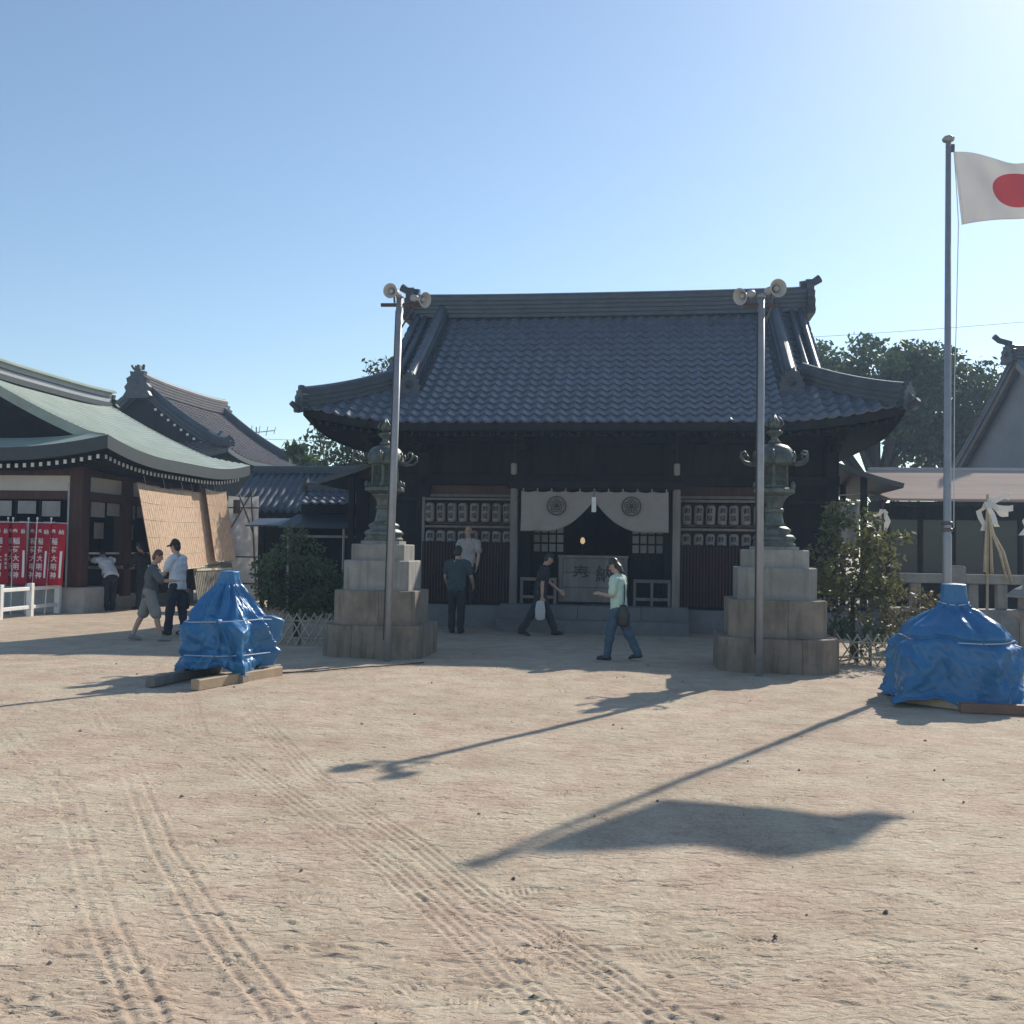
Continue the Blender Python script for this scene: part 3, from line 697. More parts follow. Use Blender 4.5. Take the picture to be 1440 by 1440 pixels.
def curtain():
    t = thing('shrine_curtain', 'pale cloth shrine curtain gathered up in the middle over the entrance', 'curtain', (*W(O, 0, .42), 0), TH)
    def zb(x):   # lower hem
        a = min(1, abs(x)/1.46/.64); return 2.80-.13-.62*(1-(1-a)**2)
    def fn(a, b):
        x = (2*a-1)*1.46; top = 2.80-.05*(1-abs(x)/1.46)*0 - .025*abs(math.sin(a*math.pi*10))
        lo = zb(x) - .06; pull = 1-abs(x)/1.46
        y = .025*math.sin(a*34+b*3)*(b*.7+.15) - .05*b + .05*math.sin((a-.5)*14*(1+b))*b*.5
        return Vector((x*(1+.015*b*math.sin(a*9)), y, top*(1-b)+lo*b))
    mb = MB(); mb.grid(fn, 90, 16)
    cl = solidify(mb.build('cloth', 'cloth', t, True), .006)
    MB().tube([(-1.56, .02, 2.83), (1.56, .02, 2.83)], .016, 6).build('rod', 'wood_dark', t)
    for i in range(11):
        x = -1.42+2.84*i/10
        MB().tube([(x, .02, 2.77), (x, -.0, 2.845), (x, .042, 2.845), (x, .03, 2.78)], .014, 5).build('tie_loop', 'cloth', cl)
    # crest: ring, five petals, base leaf
    for sd in (-1, 1):
        cx, cz = sd*.74, 2.50
        mb = MB(); y0 = -.085
        N = 40
        for r0, r1 in ((.17, .195),):
            v = [(cx+r*math.cos(2*math.pi*k/N), y0, cz+r*math.sin(2*math.pi*k/N)) for k in range(N) for r in (r0, r1)]
            v += [(x, y+.008, z) for x, y, z in v]
            mb.add(v, [(2*k, 2*k+1, (2*k+3) % (2*N), (2*k+2) % (2*N)) for k in range(N)])
            mb.add(v[2*N:], [(2*k, 2*k+1, (2*k+3) % (2*N), (2*k+2) % (2*N)) for k in range(N)])
        for k in range(5):
            a = math.pi/2+2*math.pi*k/5; px, pz = cx+.088*math.cos(a), cz+.088*math.sin(a)
            for rr0, rr1 in ((.046, .062), (0, .022)):
                v = [(px+r*math.cos(2*math.pi*j/16), y0, pz+r*math.sin(2*math.pi*j/16)) for j in range(16) for r in (rr0, rr1)]
                mb.add(v, [(2*j, 2*j+1, (2*j+3) % 32, (2*j+2) % 32) for j in range(16)])
        v = [(cx+.03*math.cos(2*math.pi*j/12), y0, cz+.03*math.sin(2*math.pi*j/12)) for j in range(12)]
        mb.add(v, [tuple(range(12))])
        mb.build('crest', 'ink', cl)
curtain()
def small_hall_things():
    for x, y, z, lab in ((-1.62, .44, 3.12, 'small pale paper lantern hanging at the entrance corner by the standing men'), (1.62, .44, 3.12, 'small pale paper lantern hanging at the entrance corner by the empty rack')):
        t = thing('hanging_lantern', lab, 'lantern', (*W(O, x, y), z), TH, 'small hanging lanterns')
        MB().lathe([(.03, 0), (.06, .02), (.062, .2), (.06, .22), (.03, .24)], 12).build('shade', 'lantern', t, True)
        MB().tube([(0, 0, .24), (0, .0, .83)], .006, 5).build('cord', 'ink', t)
        MB().lathe([(.035, .232), (.05, .236), (.05, .252), (.03, .256)], 10).build('cap', 'ink', t)
    t = thing('wooden_tag', 'narrow white name tag hanging below the curtain gather', 'tag', (*W(O, 0, .36), 0), TH)
    MB().bbox(-.045, .045, -.012, .012, 2.38, 2.68, .004).build('board', 'paint_white', t)
    MB().tube([(0, 0, 2.67), (0, .06, 2.84)], .005, 5).build('cord', 'ink', t)
    t = thing('offertory_box', 'broad wooden offertory box with black characters at the top of the steps', 'offertory box', (*W(O, -.05, 1.06), .46), TH)
    MB().bbox(-.72, .72, 0, .6, .0, .10, .01).build('base', 'wood_dark', t)
    for x in (-.66, .66): MB().bbox(x-.045, x+.045, .02, .58, .1, 1.02, .008).build('post', 'wood_old', t)
    for k in range(3):
        MB().bbox(-.61, .61, .04, .08, .1+.3*k+.003, .1+.3*(k+1)-.003, .006).build('front_plank', 'wood_old', t)
    MB().box(-.61, .61, .52, .56, .1, 1.0).build('back_plank', 'wood_old', t)
    MB().bbox(-.72, .72, .0, .07, 1.0, 1.06, .008).build('rim', 'wood_old', t); MB().bbox(-.72, .72, .53, .6, 1.0, 1.06, .008).build('rim', 'wood_old', t)
    for i in range(11):
        x = -.6+1.2*i/10; MB().box(x-.022, x+.022, .07, .53, .97, 1.01).build('grate_bar', 'wood_old', t)
    for ch, x in (('奉', -.24), ('納', .24)):
        mb = text_cols(ch, .36, 0); mb.v = [(a+x, b+.034, c+.66) for a, b, c in mb.v]; mb.build('lettering', 'ink', t)
    # dim oil lamp inside the hall
    t = thing('lamp', 'small lit lamp glowing in the dark hall entrance', 'lamp', (*W(O, -.42, 3.4), .72), TH)
    MB().lathe([(.1, 0), (.1, .03), (.02, .05), (.018, 1.0), (.06, 1.02), (.06, 1.05)], 12).build('stand', 'rust', t)
    em = bpy.data.materials.new('lamp_glow'); em.use_nodes = True
    em.node_tree.nodes['Principled BSDF'].inputs['Emission Color'].default_value = (1, .72, .4, 1)
    em.node_tree.nodes['Principled BSDF'].inputs['Emission Strength'].default_value = 0.5
    MB().lathe([(.015, 1.05), (.05, 1.08), (.055, 1.14), (.03, 1.19), (.01, 1.2)], 10).build('globe', em, t, True)
small_hall_things()

# ------------------------------------------------------------------ pedestals and bronze lanterns
def pedestal(loc, rz, label, sc=1.0):
    t = thing('stone_pedestal', label, 'pedestal', (*loc, 0), rz); t.scale = (sc, sc, 1)
    def octo(h, c): return [(-h+c, -h), (h-c, -h), (h, -h+c), (h, h-c), (h-c, h), (-h+c, h), (-h, h-c), (-h, -h+c)]
    def clip(poly, ax, lo, hi):   # keep lo<=coord<=hi
        for sgn, lim in ((1, hi), (-1, -lo)):
            out = []
            for i in range(len(poly)):
                p, q_ = poly[i], poly[(i+1) % len(poly)]; a, b = sgn*p[ax]-lim, sgn*q_[ax]-lim
                if a <= 0: out.append(p)
                if a*b < 0:
                    k = a/(a-b); out.append((p[0]+(q_[0]-p[0])*k, p[1]+(q_[1]-p[1])*k))
            poly = out
        return poly
    tiers = [(-.05, .47, .835, .26, 'stone_low', (-.835, -.28, .30, .835)), (.47, .975, .685, .2, 'stone_low', (-.685, .12, .685)),
             (.975, 1.42, .555, .13, 'stone_up', (-.555, .555)), (1.42, 1.665, .455, .1, 'stone_up', (-.455, .455))]
    for z0, z1, h, c, mm, cuts in tiers:
        for a, b in zip(cuts[:-1], cuts[1:]):
            for ya, yb in ((-h, .02), (.02, h)):
                if len(cuts) == 2 and ya > 0: continue
                if len(cuts) == 2: ya, yb = -h, h
                poly = clip(clip(octo(h, c), 0, a+.003, b-.003), 1, ya+.003*(ya > -.5*h), yb-.003*(yb < h*.5))
                cx = sum(p[0] for p in poly)/len(poly); cy = sum(p[1] for p in poly)/len(poly)
                ins = lambda k: [(cx+(x-cx)*k, cy+(y-cy)*k) for x, y in poly]
                jz = random.uniform(-.004, .004)
                n = len(poly); p_in = ins(.975)
                v = [(x, y, z0) for x, y in poly]+[(x, y, z1-.014+jz) for x, y in poly]+[(x, y, z1+jz) for x, y in p_in]
                f = [tuple(range(n-1, -1, -1)), tuple(range(2*n, 3*n))]
                for L in (0, n): f += [(L+i, L+(i+1) % n, L+n+(i+1) % n, L+n+i) for i in range(n)]
                MB().add(v, f).build('stone_block', mm, t)
    MB().prism(octo(.33, .1), 1.655, 1.71).build('top_slab', 'stone_up', t)
    return t
def bronze_lantern(loc, rz, label, s=1.0):
    t = thing('bronze_lantern', label, 'lantern', (*loc, 1.70), rz, 'bronze lanterns on pedestals')
    hexp = lambda prof: MB().lathe(prof, 6, rot=math.pi/6)
    MB().lathe([(.30, 0), (.30, .05), (.27, .07), (.29, .10), (.31, .13), (.27, .17), (.21, .2), (.24, .23), (.235, .26), (.17, .3)], 24).build('base', 'bronze', t, True)
    MB().lathe([(.17, .29), (.135, .36), (.115, .48), (.112, .56), (.13, .64), (.175, .71), (.2, .73)], 24).build('shaft', 'bronze', t, True)
    MB().lathe([(.118, .50), (.135, .51), (.135, .55), (.115, .56)], 20).build('shaft_ring', 'bronze', t)
    hexp([(.19, .725), (.29, .77), (.325, .78), (.325, .83), (.30, .85), (.2, .855)]).build('platform', 'bronze', t)
    for k in range(6):      # upright knobs on the platform edge
        a = k*math.pi/3+math.pi/6; c = (math.cos(a)*.30, math.sin(a)*.30, 0)
        MB().lathe([(.02, .84), (.035, .87), (.03, .91), (.008, .94)], 8, c).build('knob', 'bronze', t, True)
    fb = hexp([(.19, .85), (.205, .87), (.205, .89)]).build('fire_box', 'bronze', t)
    mb = MB()
    for k in range(6):
        a = k*math.pi/3+math.pi/6; b = a+math.pi/3
        pa = Vector((math.cos(a)*.2, math.sin(a)*.2, 0)); pb = Vector((math.cos(b)*.2, math.sin(b)*.2, 0))
        MB().tube([pa+Vector((0, 0, .87)), pa+Vector((0, 0, 1.2))], .022, 6).build('post', 'bronze', fb)
        for j in range(1, 7):
            p = pa.lerp(pb, j/7); mb.tube([p+Vector((0, 0, .88)), p+Vector((0, 0, 1.19))], .006, 4)
        for z in (.97, 1.08): mb.tube([pa+Vector((0, 0, z)), pb+Vector((0, 0, z))], .008, 4)
    mb.build('grille', 'bronze', fb)['kind'] = 'stuff'
    hexp([(.21, 1.18), (.225, 1.2), (.225, 1.22), (.2, 1.23)]).build('collar', 'bronze', t)
    MB().lathe([(.29, 1.19), (.30, 1.2), (.292, 1.25), (.275, 1.33), (.245, 1.41), (.19, 1.46), (.12, 1.485), (.075, 1.50)], 24).build('roof', 'bronze', t, True)
    for k in range(6):      # fern curls at the roof corners
        a = k*math.pi/3+math.pi/6; d = Vector((math.cos(a), math.sin(a), 0))
        pts = [d*.27+Vector((0, 0, 1.205)), d*.38+Vector((0, 0, 1.2)), d*.47+Vector((0, 0, 1.22)), d*.53+Vector((0, 0, 1.28)), d*.52+Vector((0, 0, 1.345)), d*.47+Vector((0, 0, 1.365)), d*.435+Vector((0, 0, 1.33)), d*.45+Vector((0, 0, 1.29))]
        mb = MB(); mb.tube(pts, [.024, .022, .02, .018, .017, .016, .015, .013], 6)
        pts = [d*.30+Vector((0, 0, 1.24)), d*.33+Vector((0, 0, 1.31)), d*.315+Vector((0, 0, 1.36)), d*.285+Vector((0, 0, 1.345))]
        mb.tube(pts, [.018, .017, .015, .012], 6); mb.build('fern_curl', 'bronze', t, True)
    MB().lathe([(.06, 1.49), (.1, 1.52), (.055, 1.55), (.05, 1.6), (.11, 1.64), (.12, 1.67), (.06, 1.70)], 16).build('dew_basin', 'bronze', t, True)
    mb = MB(); mb.lathe([(.03, 1.69), (.075, 1.74), (.08, 1.79), (.05, 1.85), (.012, 1.92)], 14)
    for k in range(4):
        a = k*math.pi/2; d = Vector((math.cos(a), math.sin(a), 0))
        mb.tube([d*.06+Vector((0, 0, 1.72)), d*.12+Vector((0, 0, 1.78)), d*.095+Vector((0, 0, 1.84)), d*.05+Vector((0, 0, 1.9))], [.015, .02, .015, .006], 5)
    mb.build('flame_jewel', 'bronze', t, True)
    t.scale = (s, s, s)
PL, PR = (-1.95, 15.2), (3.72, 14.12)
pedestal(PL, TH, 'tiered granite pedestal beside the green shrub and lattice fence', .9)
pedestal(PR, TH, 'tiered granite pedestal beside the sparse yellowing tree', .96)
bronze_lantern(PL, TH+.1, 'tall green bronze lantern on the pedestal beside the green shrub', .985)
bronze_lantern(PR, TH-.15, 'tall green bronze lantern on the pedestal beside the yellowing tree', .985)

# ------------------------------------------------------------------ loudspeaker poles
def horn(t, base, d, s=1.0):
    d = Vector(d).normalized(); m = d.to_track_quat('Z', 'Y').to_matrix().to_4x4(); m.translation = Vector(base)
    h = MB(); h.lathe([(.05*s, -.2*s), (.075*s, -.18*s), (.075*s, -.06*s), (.05*s, -.04*s), (.045*s, .02*s), (.065*s, .1*s), (.11*s, .17*s), (.165*s, .22*s), (.172*s, .225*s), (.168*s, .235*s), (.15*s, .22*s), (.1*s, .17*s), (.05*s, .08*s), (.03*s, .02*s)], 20)
    h.v = [tuple(m @ Vector(p)) for p in h.v]
    hb = h.build('horn', 'horn', t, True)
    k = MB(); k.lathe([(.02*s, .02*s), (.05*s, .1*s), (.06*s, .15*s), (.03*s, .19*s)], 12); k.v = [tuple(m @ Vector(p)) for p in k.v]
    k.build('reflex_cone', 'horn', hb, True)
    return hb
def speaker_pole(loc, h, lean, label, horns, arm):
    t = thing('loudspeaker_pole', label, 'pole', (*loc, 0), 0, 'loudspeaker poles')
    MB().tube([(0, 0, -.1), (lean*.5, 0, h*.5), (lean, 0, h)], [.053, .051, .048], 12).build('post', 'pole', t, True)
    MB().lathe([(.056, h-.02), (.06, h), (.03, h+.03)], 10, (lean, 0, 0)).build('cap', 'pole', t)
    MB().tube([(lean+arm[0], arm[2], h-.12), (lean+arm[1], -arm[2], h-.12)], .028, 6).build('arm', 'rust', t)
    MB().tube([(lean, 0, h-.5), (lean+arm[1]*.7, -arm[2]*.7, h-.12)], .014, 5).build('brace', 'rust', t)
    for (x, y, z, d, s) in horns:
        hb = horn(t, (lean+x, y, h+z), d, s)
        MB().tube([(lean+x, y, h+z), (lean+x*.85, y*.85, h-.12)], .016, 5).build('bracket', 'rust', hb)
    MB().tube([(lean*.05-.06, -.02, .3), (lean*.5-.058, -.02, h*.5), (lean-.05, -.01, h-.2)], .009, 5).build('cable', 'cable', t)
speaker_pole((-1.74, 14.2), 5.22, .075, 'grey loudspeaker pole standing by the pedestal with the green shrub', [(-.07, -.14, .03, (-.25, -1, -.12), .62), (.27, -.05, -.04, (.75, -.62, -.25), .66)], (-.27, .33, .02))
speaker_pole((3.26, 13.08), 5.02, .0, 'grey loudspeaker pole standing by the pedestal with the yellowing tree', [(-.2, -.05, .0, (-.75, -.55, -.3), .66), (.12, -.1, .06, (.25, -1, -.1), .7)], (-.25, .2, .02))

# ------------------------------------------------------------------ flag
def flag():
    t = thing('flagpole', 'tall grey metal flagpole behind a blue tarpaulin bundle', 'flagpole', (5.95, 13.6, 0))
    h = 7.36
    MB().tube([(0, 0, -.1), (0, 0, 1.9), (.0, 0, 1.92), (.02, 0, h)], [.062, .060, .053, .036], 14).build('post', 'pole', t, True)
    MB().lathe([(.03, h-.01), (.075, h+.01), (.085, h+.04), (.06, h+.07), (.01, h+.08)], 14, (.02, 0, 0)).build('finial', 'pole', t, True)
    MB().box(.03, .10, -.02, .02, h-.14, h-.04).build('pulley', 'rust', t)
    for z in (1.95, 2.04): MB().lathe([(.06, z), (.075, z+.01), (.075, z+.04), (.058, z+.05)], 12).build('clamp', 'rust', t)
    MB().tube([(.095, 0, h-.1), (.13, 0, h-.6), (.16, 0, h-1.15), (.12, -.02, h-2.5), (.085, -.04, 4.0), (.06, -.07, 2.0)], .006, 5).build('halyard', 'rope', t)
    f = thing('flag', 'white flag with a red disc flying from the metal pole', 'flag', (6.06, 13.6, h-1.18))
    def fn(a, b):
        L = 1.62; x = a*L*.97 + .05*(1-b)
        z = .51 - .10*a + (b-.5)*1.02*(1-.42*a) + .03*math.sin(a*7)*(1-b) + .02*math.sin(a*11)*b
        y = -.22*a + .13*a*math.sin(a*8.5-b*2.2) + .045*math.sin(a*17+b*5)*a + .03*math.sin(b*8+a*6)*a
        return Vector((x+.06*(1-b), y, z+.02))
    mb = MB(); mb.grid(fn, 64, 36); me = mb.mesh('cloth')
    uv = me.uv_layers.new(name='UVMap')
    for lp in me.loops:
        i = lp.vertex_index; uv.data[lp.index].uv = ((i % 65)/64*1.5, (i//65)/36)
    o = link('cloth', me, 'flag', f, True); solidify(o, .003)
    MB().tube([fn(0, b/6)+Vector((-.004, 0, 0)) for b in range(7)], .012, 6).build('hem', 'white_print', f)
flag()

# ------------------------------------------------------------------ blue tarpaulin bundles
def tarp(loc, rz, label, prof, wx, wy, seed, knots, amp=1.0):
    """prof: list of (height, half-size) from top to bottom, square-ish section with random folds"""
    t = thing('tarpaulin_bundle', label, 'tarpaulin', (*loc, 0), rz)
    r = np.random.default_rng(seed); N = 260; rows = 130
    hs = np.array([p[0] for p in prof]); ws = np.array([p[1] for p in prof]); tt = np.linspace(0, 1, len(prof))
    th = np.linspace(np.pi/2-.35, 2.5*np.pi-.35, N, endpoint=False)
    ph = r.random(12)*6.28
    V = []
    for j in range(rows+1):
        k = j/rows; z = np.interp(k, tt, hs); w = np.interp(k, tt, ws)
        neck = np.clip((k-.14)/.2, 0, 1)
        p = 3.2 if k < .14 else 2.6+3.0*neck
        rad = 1/(np.abs(np.cos(th))**p+np.abs(np.sin(th))**p)**(1/p)
        pull = np.clip((k-.13)/.12, 0, 1)*np.clip((.66-k)/.25, 0, 1)        # radiating pleats from the neck
        tri = lambda q_: 1-2*np.abs((q_ % 1)-.5)
        sa = th*.62; zz_ = np.full_like(th, z)
        warp = vnoise(sa, zz_, .5, seed+11)*1.6
        fold = pull*(.065*tri(th*9/6.2832+warp+ph[0])**1.6 + .04*tri(th*17/6.2832+2*warp+ph[1])**1.3)
        low = np.clip((k-.42)/.25, 0, 1)
        rid = lambda n_: 1-1.9*np.abs(2*n_)**.75
        w2 = .35*vnoise(sa*1.0, zz_, .35, seed+21)
        fold2 = low*amp*(.085*rid(vnoise(sa+w2+zz_*.25, zz_*.28+w2, .24, seed+2)) + .045*rid(vnoise(sa*1.0-zz_*.55+w2, zz_*.25, .15, seed+3)) + .012*rid(vnoise(sa+zz_*.6, zz_*.5-sa*.3, .08, seed+4)))
        X = wx*w*rad*np.cos(th); Y = wy*w*rad*np.sin(th)
        cr = np.clip((k-.1)/.1, 0, 1)*(.010*rid(vnoise(sa+zz_, zz_*.6-.4*sa, .07, seed+6)) + .012*vnoise(sa, zz_, .13, seed+7))
        sc = 1 + (fold+fold2+cr-.05*low)/np.maximum(w, .2)*.9
        for kk in knots:       # rope girdles pull the sheet in
            sc *= 1-.085*np.exp(-((z-kk)/.035)**2)
        zz = z + .04*low*np.sin(th*3+ph[8]) + .03*(k > .97)*np.sin(th*6+ph[10]) + .05*vnoise(X*2, Y*2, .3, seed+5)*neck
        V.append(np.stack([X*sc, Y*sc, np.maximum(zz, .015+.012*np.sin(th*9))], -1))
    V = np.concatenate(V); idx = np.arange(N*(rows+1)).reshape(rows+1, N)
    nx = np.roll(idx, -1, 1)
    q4 = np.stack([idx[:-1], idx[1:], nx[1:], nx[:-1]], -1).reshape(-1, 4)
    top = len(V); V = np.concatenate([V, [[0, 0, prof[0][0]+.012]]])
    me = bpy.data.meshes.new('sheet'); tri = [(top, int(idx[0, k]), int(idx[0, (k+1) % N])) for k in range(N)]
    me.from_pydata([tuple(x) for x in V], [], [tuple(int(i) for i in f) for f in q4]+tri); me.update()
    sh = link('sheet', me, 'tarp', t, True); solidify(sh, .004)
    rows_z = V[:-1].reshape(rows+1, N, 3)
    for kk in knots:
        j = int(np.argmin(np.abs(rows_z[:, :, 2].mean(1)-kk)))
        ring = rows_z[j]*np.array([1.018, 1.018, 1]); pts = [tuple(p) for p in ring[::4]]
        # the rope is taut: replace by its convex hull
        pts2 = sorted([(math.atan2(p[1], p[0]), p) for p in pts]); P = [p for _, p in pts2]
        def hull(ps):
            ps = sorted(set((round(a, 4), round(b, 4)) for a, b, c in ps)); lo = []; up = []
            for q_ in ps:
                while len(lo) > 1 and (lo[-1][0]-lo[-2][0])*(q_[1]-lo[-2][1])-(lo[-1][1]-lo[-2][1])*(q_[0]-lo[-2][0]) <= 0: lo.pop()
                lo.append(q_)
            for q_ in reversed(ps):
                while len(up) > 1 and (up[-1][0]-up[-2][0])*(q_[1]-up[-2][1])-(up[-1][1]-up[-2][1])*(q_[0]-up[-2][0]) <= 0: up.pop()
                up.append(q_)
            return lo[:-1]+up[:-1]
        Hh = hull(P); Hh = [(a, b, kk+.02*math.sin(2*math.atan2(b, a)+seed)) for a, b in Hh]
        MB().tube(Hh+[Hh[0]], .006, 5).build('rope', 'rope', t)
    return t
tarp((-3.43, 12.15), R_(-22), 'tall blue tarpaulin bundle tied with rope, peaked and standing on timbers', [(1.29, .08), (1.285, .105), (1.14, .11), (1.05, .14), (.86, .25), (.75, .34), (.70, .47), (.60, .50), (.42, .475), (.24, .50), (.12, .47)], 1.0, .98, 21, (.71, .31))
tarp((4.95, 11.15), R_(-14), 'squat wide blue tarpaulin bundle with a square neck before the flagpole', [(1.30, .135), (1.295, .145), (1.12, .15), (1.03, .17), (.95, .32), (.85, .49), (.74, .63), (.64, .73), (.48, .765), (.28, .75), (.12, .77), (.03, .84)], .87, .87, 33, (1.09, .70), .85)
def timbers():
    def beam(x, y, rz, l, w, h, m, lab, z=0):
        o = MB().bbox(-l/2, l/2, -w/2, w/2, 0, h, .008).build('timber', m); o.location = (x, y, z); o.rotation_euler = (0, 0, rz)
        tag(o, lab, 'timber', 'timbers under the tarpaulins')
    beam(-3.86, 11.95, R_(76), 1.45, .12, .11, 'wood_old', 'grey timber under the peaked tarpaulin, its end poking out on the shaded side')
    beam(-3.16, 11.72, R_(66), 1.5, .12, .12, 'timber', 'pale timber under the peaked tarpaulin, its end lit by the sun')
    beam(-3.05, 12.2, R_(82), 1.2, .1, .1, 'wood_old', 'short grey timber behind the pale one under the peaked tarpaulin')
    beam(5.5, 10.22, R_(-10), 1.7, .12, .1, 'timber_dark', 'reddish brown timber in front of the squat tarpaulin')
    beam(4.62, 10.72, R_(-52), 1.0, .13, .09, 'timber', 'pale timber at an angle under the squat tarpaulin')
    pts = [(-3.0+.35*i, 12.35+.06*math.sin(i*1.7)+.38*i*.35, .012) for i in range(9)]
timbers()
def loose_edge():
    mb = MB(); mb.grid(lambda a, b: Vector((5.55+.75*a, 10.42+.55*b-.1*a, .035+.02*math.sin(a*9+b*5)+.03*math.sin(b*12)*a)), 18, 12)
    o = solidify(mb.build('tarpaulin_edge', 'tarp', None, True), .004); tag(o, 'loose corner of blue tarpaulin spread on the sand', 'tarpaulin')
    mb = MB(); mb.tube([(-3.0, 12.5, .02), (-2.5, 12.75, .015), (-2.1, 13.25, .012), (-1.7, 13.5, .012), (-1.2, 14.0, .012)], .009, 5)
    tag(mb.build('cord', 'cable'), 'thin dark cord lying on the sand beside the peaked tarpaulin', 'cord')
loose_edge()

# ------------------------------------------------------------------ shrine office with the green copper roof
E0 = (-8.96, 22.0)
office = thing('shrine_office', 'low shrine office with a curved green copper roof and white rafter ends', 'building', (*E0, 0), TH)
def build_office():
    cu, cv = -4.2, 3.9
    rf = Roof(lambda r, c, z: (cu+c, cv+r, z), 3.95, 4.2, .9, 3.72, 1.95, .30, .30, 3.0)
    mb = MB(); rf.sheet(mb, 0); roof = mb.build('roof', 'copper', office, True)
    # raised copper seams following the eave on the court slope and the gable skirt
    mb = MB()
    for j in range(1, 30):
        e = rf.C*j/30
        for i in range(24):
            a, b = (2*i/24-1)*rf.rmax(e), (2*(i+1)/24-1)*rf.rmax(e)
            v = [rf.main(a, e, 1, .002), rf.main(b, e, 1, .002), rf.main(b, e, 1, .014), rf.main(a, e, 1, .014), rf.main(a, e+.1, 1, .003), rf.main(b, e+.1, 1, .003)]
            mb.add(v, [(0, 1, 2, 3), (3, 2, 5, 4)])
    mb.build('copper_courses', 'copper', roof)['kind'] = 'stuff'
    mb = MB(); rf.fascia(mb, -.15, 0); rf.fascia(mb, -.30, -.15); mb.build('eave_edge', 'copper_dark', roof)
    def sof(fn_eave, wid):
        return lambda a, b: fn_eave(a, b*wid)
    mb = MB()
    for side in (-1, 1):
        def f1(a, b, side=side):
            e = .1+1.4*b; p = rf.main((2*a-1)*(rf.R-e), e, side, 0); return Vector((p.x, p.y, rf.zE-.30+.12*e+rf.lf(rf.R-abs((2*a-1)*(rf.R-e)))*(1-b)))
        def f2(a, b, side=side):
            e = .1+1.4*b; p = rf.skirt((2*a-1)*(rf.C-e), min(e, rf.s), side, 0); y = cv+side*(rf.R-e)
            return Vector((p.x, y, rf.zE-.30+.12*e+rf.lf(rf.C-abs((2*a-1)*(rf.C-e)))*(1-b)))
        mb.grid(f1, 16, 3); mb.grid(f2, 16, 3)
    mb.build('soffit', 'wood_dark', roof)
    # rafters with white-painted ends
    mr = MB(); mw = MB()
    for i in range(40):
        r = (2*(i+.5)/40-1)*(rf.R-.25); p = rf.main(r, .2, 1, 0)
        z = rf.zE-.40+rf.lf(rf.R-abs(r)); mr.box(p.x-1.3, p.x-.03, p.y-.035, p.y+.035, z-.04, z+.05); mw.box(p.x-.03, p.x-.015, p.y-.036, p.y+.036, z-.041, z+.051)
    for i in range(40):
        c = (2*(i+.5)/40-1)*(rf.C-.25); p = rf.skirt(c, .2, -1, 0)
        z = rf.zE-.40+rf.lf(rf.C-abs(c)); mr.box(p.x-.035, p.x+.035, p.y+.03, p.y+1.2, z-.04, z+.05); mw.box(p.x-.036, p.x+.036, p.y+.015, p.y+.03, z-.041, z+.051)
    mr.build('rafter_row', 'wood_dark', roof)['kind'] = 'stuff'; mw.build('rafter_ends', 'paint_white', roof)['kind'] = 'stuff'
    # ridge: white band under a copper cap
    zr = rf.zE+rf.H; path = lambda z: [(cu, cv-3.15+6.3*i/20, zr+z+.06*abs(-1+i/10)**3) for i in range(21)]
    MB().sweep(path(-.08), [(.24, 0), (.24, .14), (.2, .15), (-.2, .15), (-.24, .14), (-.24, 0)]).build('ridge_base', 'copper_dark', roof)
    MB().sweep(path(.06), [(.17, 0), (.17, .30), (-.17, .30), (-.17, 0)]).build('ridge_band', 'plaster_grey', roof)
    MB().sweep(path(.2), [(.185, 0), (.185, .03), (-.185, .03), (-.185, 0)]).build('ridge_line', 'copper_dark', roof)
    MB().sweep(path(.35), [(.3, 0), (.3, .05), (.2, .1), (0, .13), (-.2, .1), (-.3, .05), (-.3, 0)]).build('ridge_cap', 'copper', roof)
    for sd in (-1, 1):
        mb = MB(); oni(mb, (cu, cv+sd*3.12, zr-.25), .62, .75, (0, sd), .16); mb.build('ridge_ornament', 'copper_dark', roof)
        # gable: recessed wall and thick green verge
        y = cv+sd*(rf.R-rf.s-.45)
        poly = [(cu+c, rf.zE+rf.g(rf.C-abs(c))-.1) for c in (-3.4, -2.5, -1.6, -.8, 0, .8, 1.6, 2.5, 3.4)]+[(cu+3.4, rf.zE+.1), (cu-3.4, rf.zE+.1)]
        m = Matrix(((1, 0, 0, 0), (0, 0, 1, y), (0, 1, 0, 0), (0, 0, 0, 1)))
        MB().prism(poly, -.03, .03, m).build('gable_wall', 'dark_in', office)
        for side in (-1, 1):
            pts = [rf.main(sd*(rf.R-rf.s-.02), .85+(rf.C-.85)*i/10, side, -.24) for i in range(11)]
            MB().sweep(pts, [(-.05, 0), (.05, 0), (.06, .25), (-.06, .25)]).build('verge', 'copper', roof)
            pts = [rf.main(sd*(rf.R-rf.s-.14), .95+(rf.C-.95)*i/10, side, -.42) for i in range(11)]
            MB().sweep(pts, [(-.03, 0), (.03, 0), (.03, .26), (-.03, .26)]).build('bargeboard', 'wood_dark', roof)
    # body
    x1, y0, y1, x0 = -1.32, 1.1, 7.0, -7.1
    MB().bbox(x0, x1+.35, y0-.3, y0+.75, -.1, .58, .015).build('foundation', 'concrete', office)
    MB().bbox(x0, x1+.05, y0+.75, y1, -.1, .35, .015).build('foundation', 'concrete', office)
    for x, y in ((x1, y0), (x0, y0), (-4.2, y0), (x1, 3.05), (x1, 5.0), (x1, y1), (x0, y1)):
        MB().bbox(x-.17, x+.17, y-.17, y+.17, .3, 3.4, .02).build('column', 'wood_brown', office)
    MB().box(x1-.19, x1-.15, y0-.19, y0-.171, .58, 3.0).build('column_trim', 'plaster_grey', office)
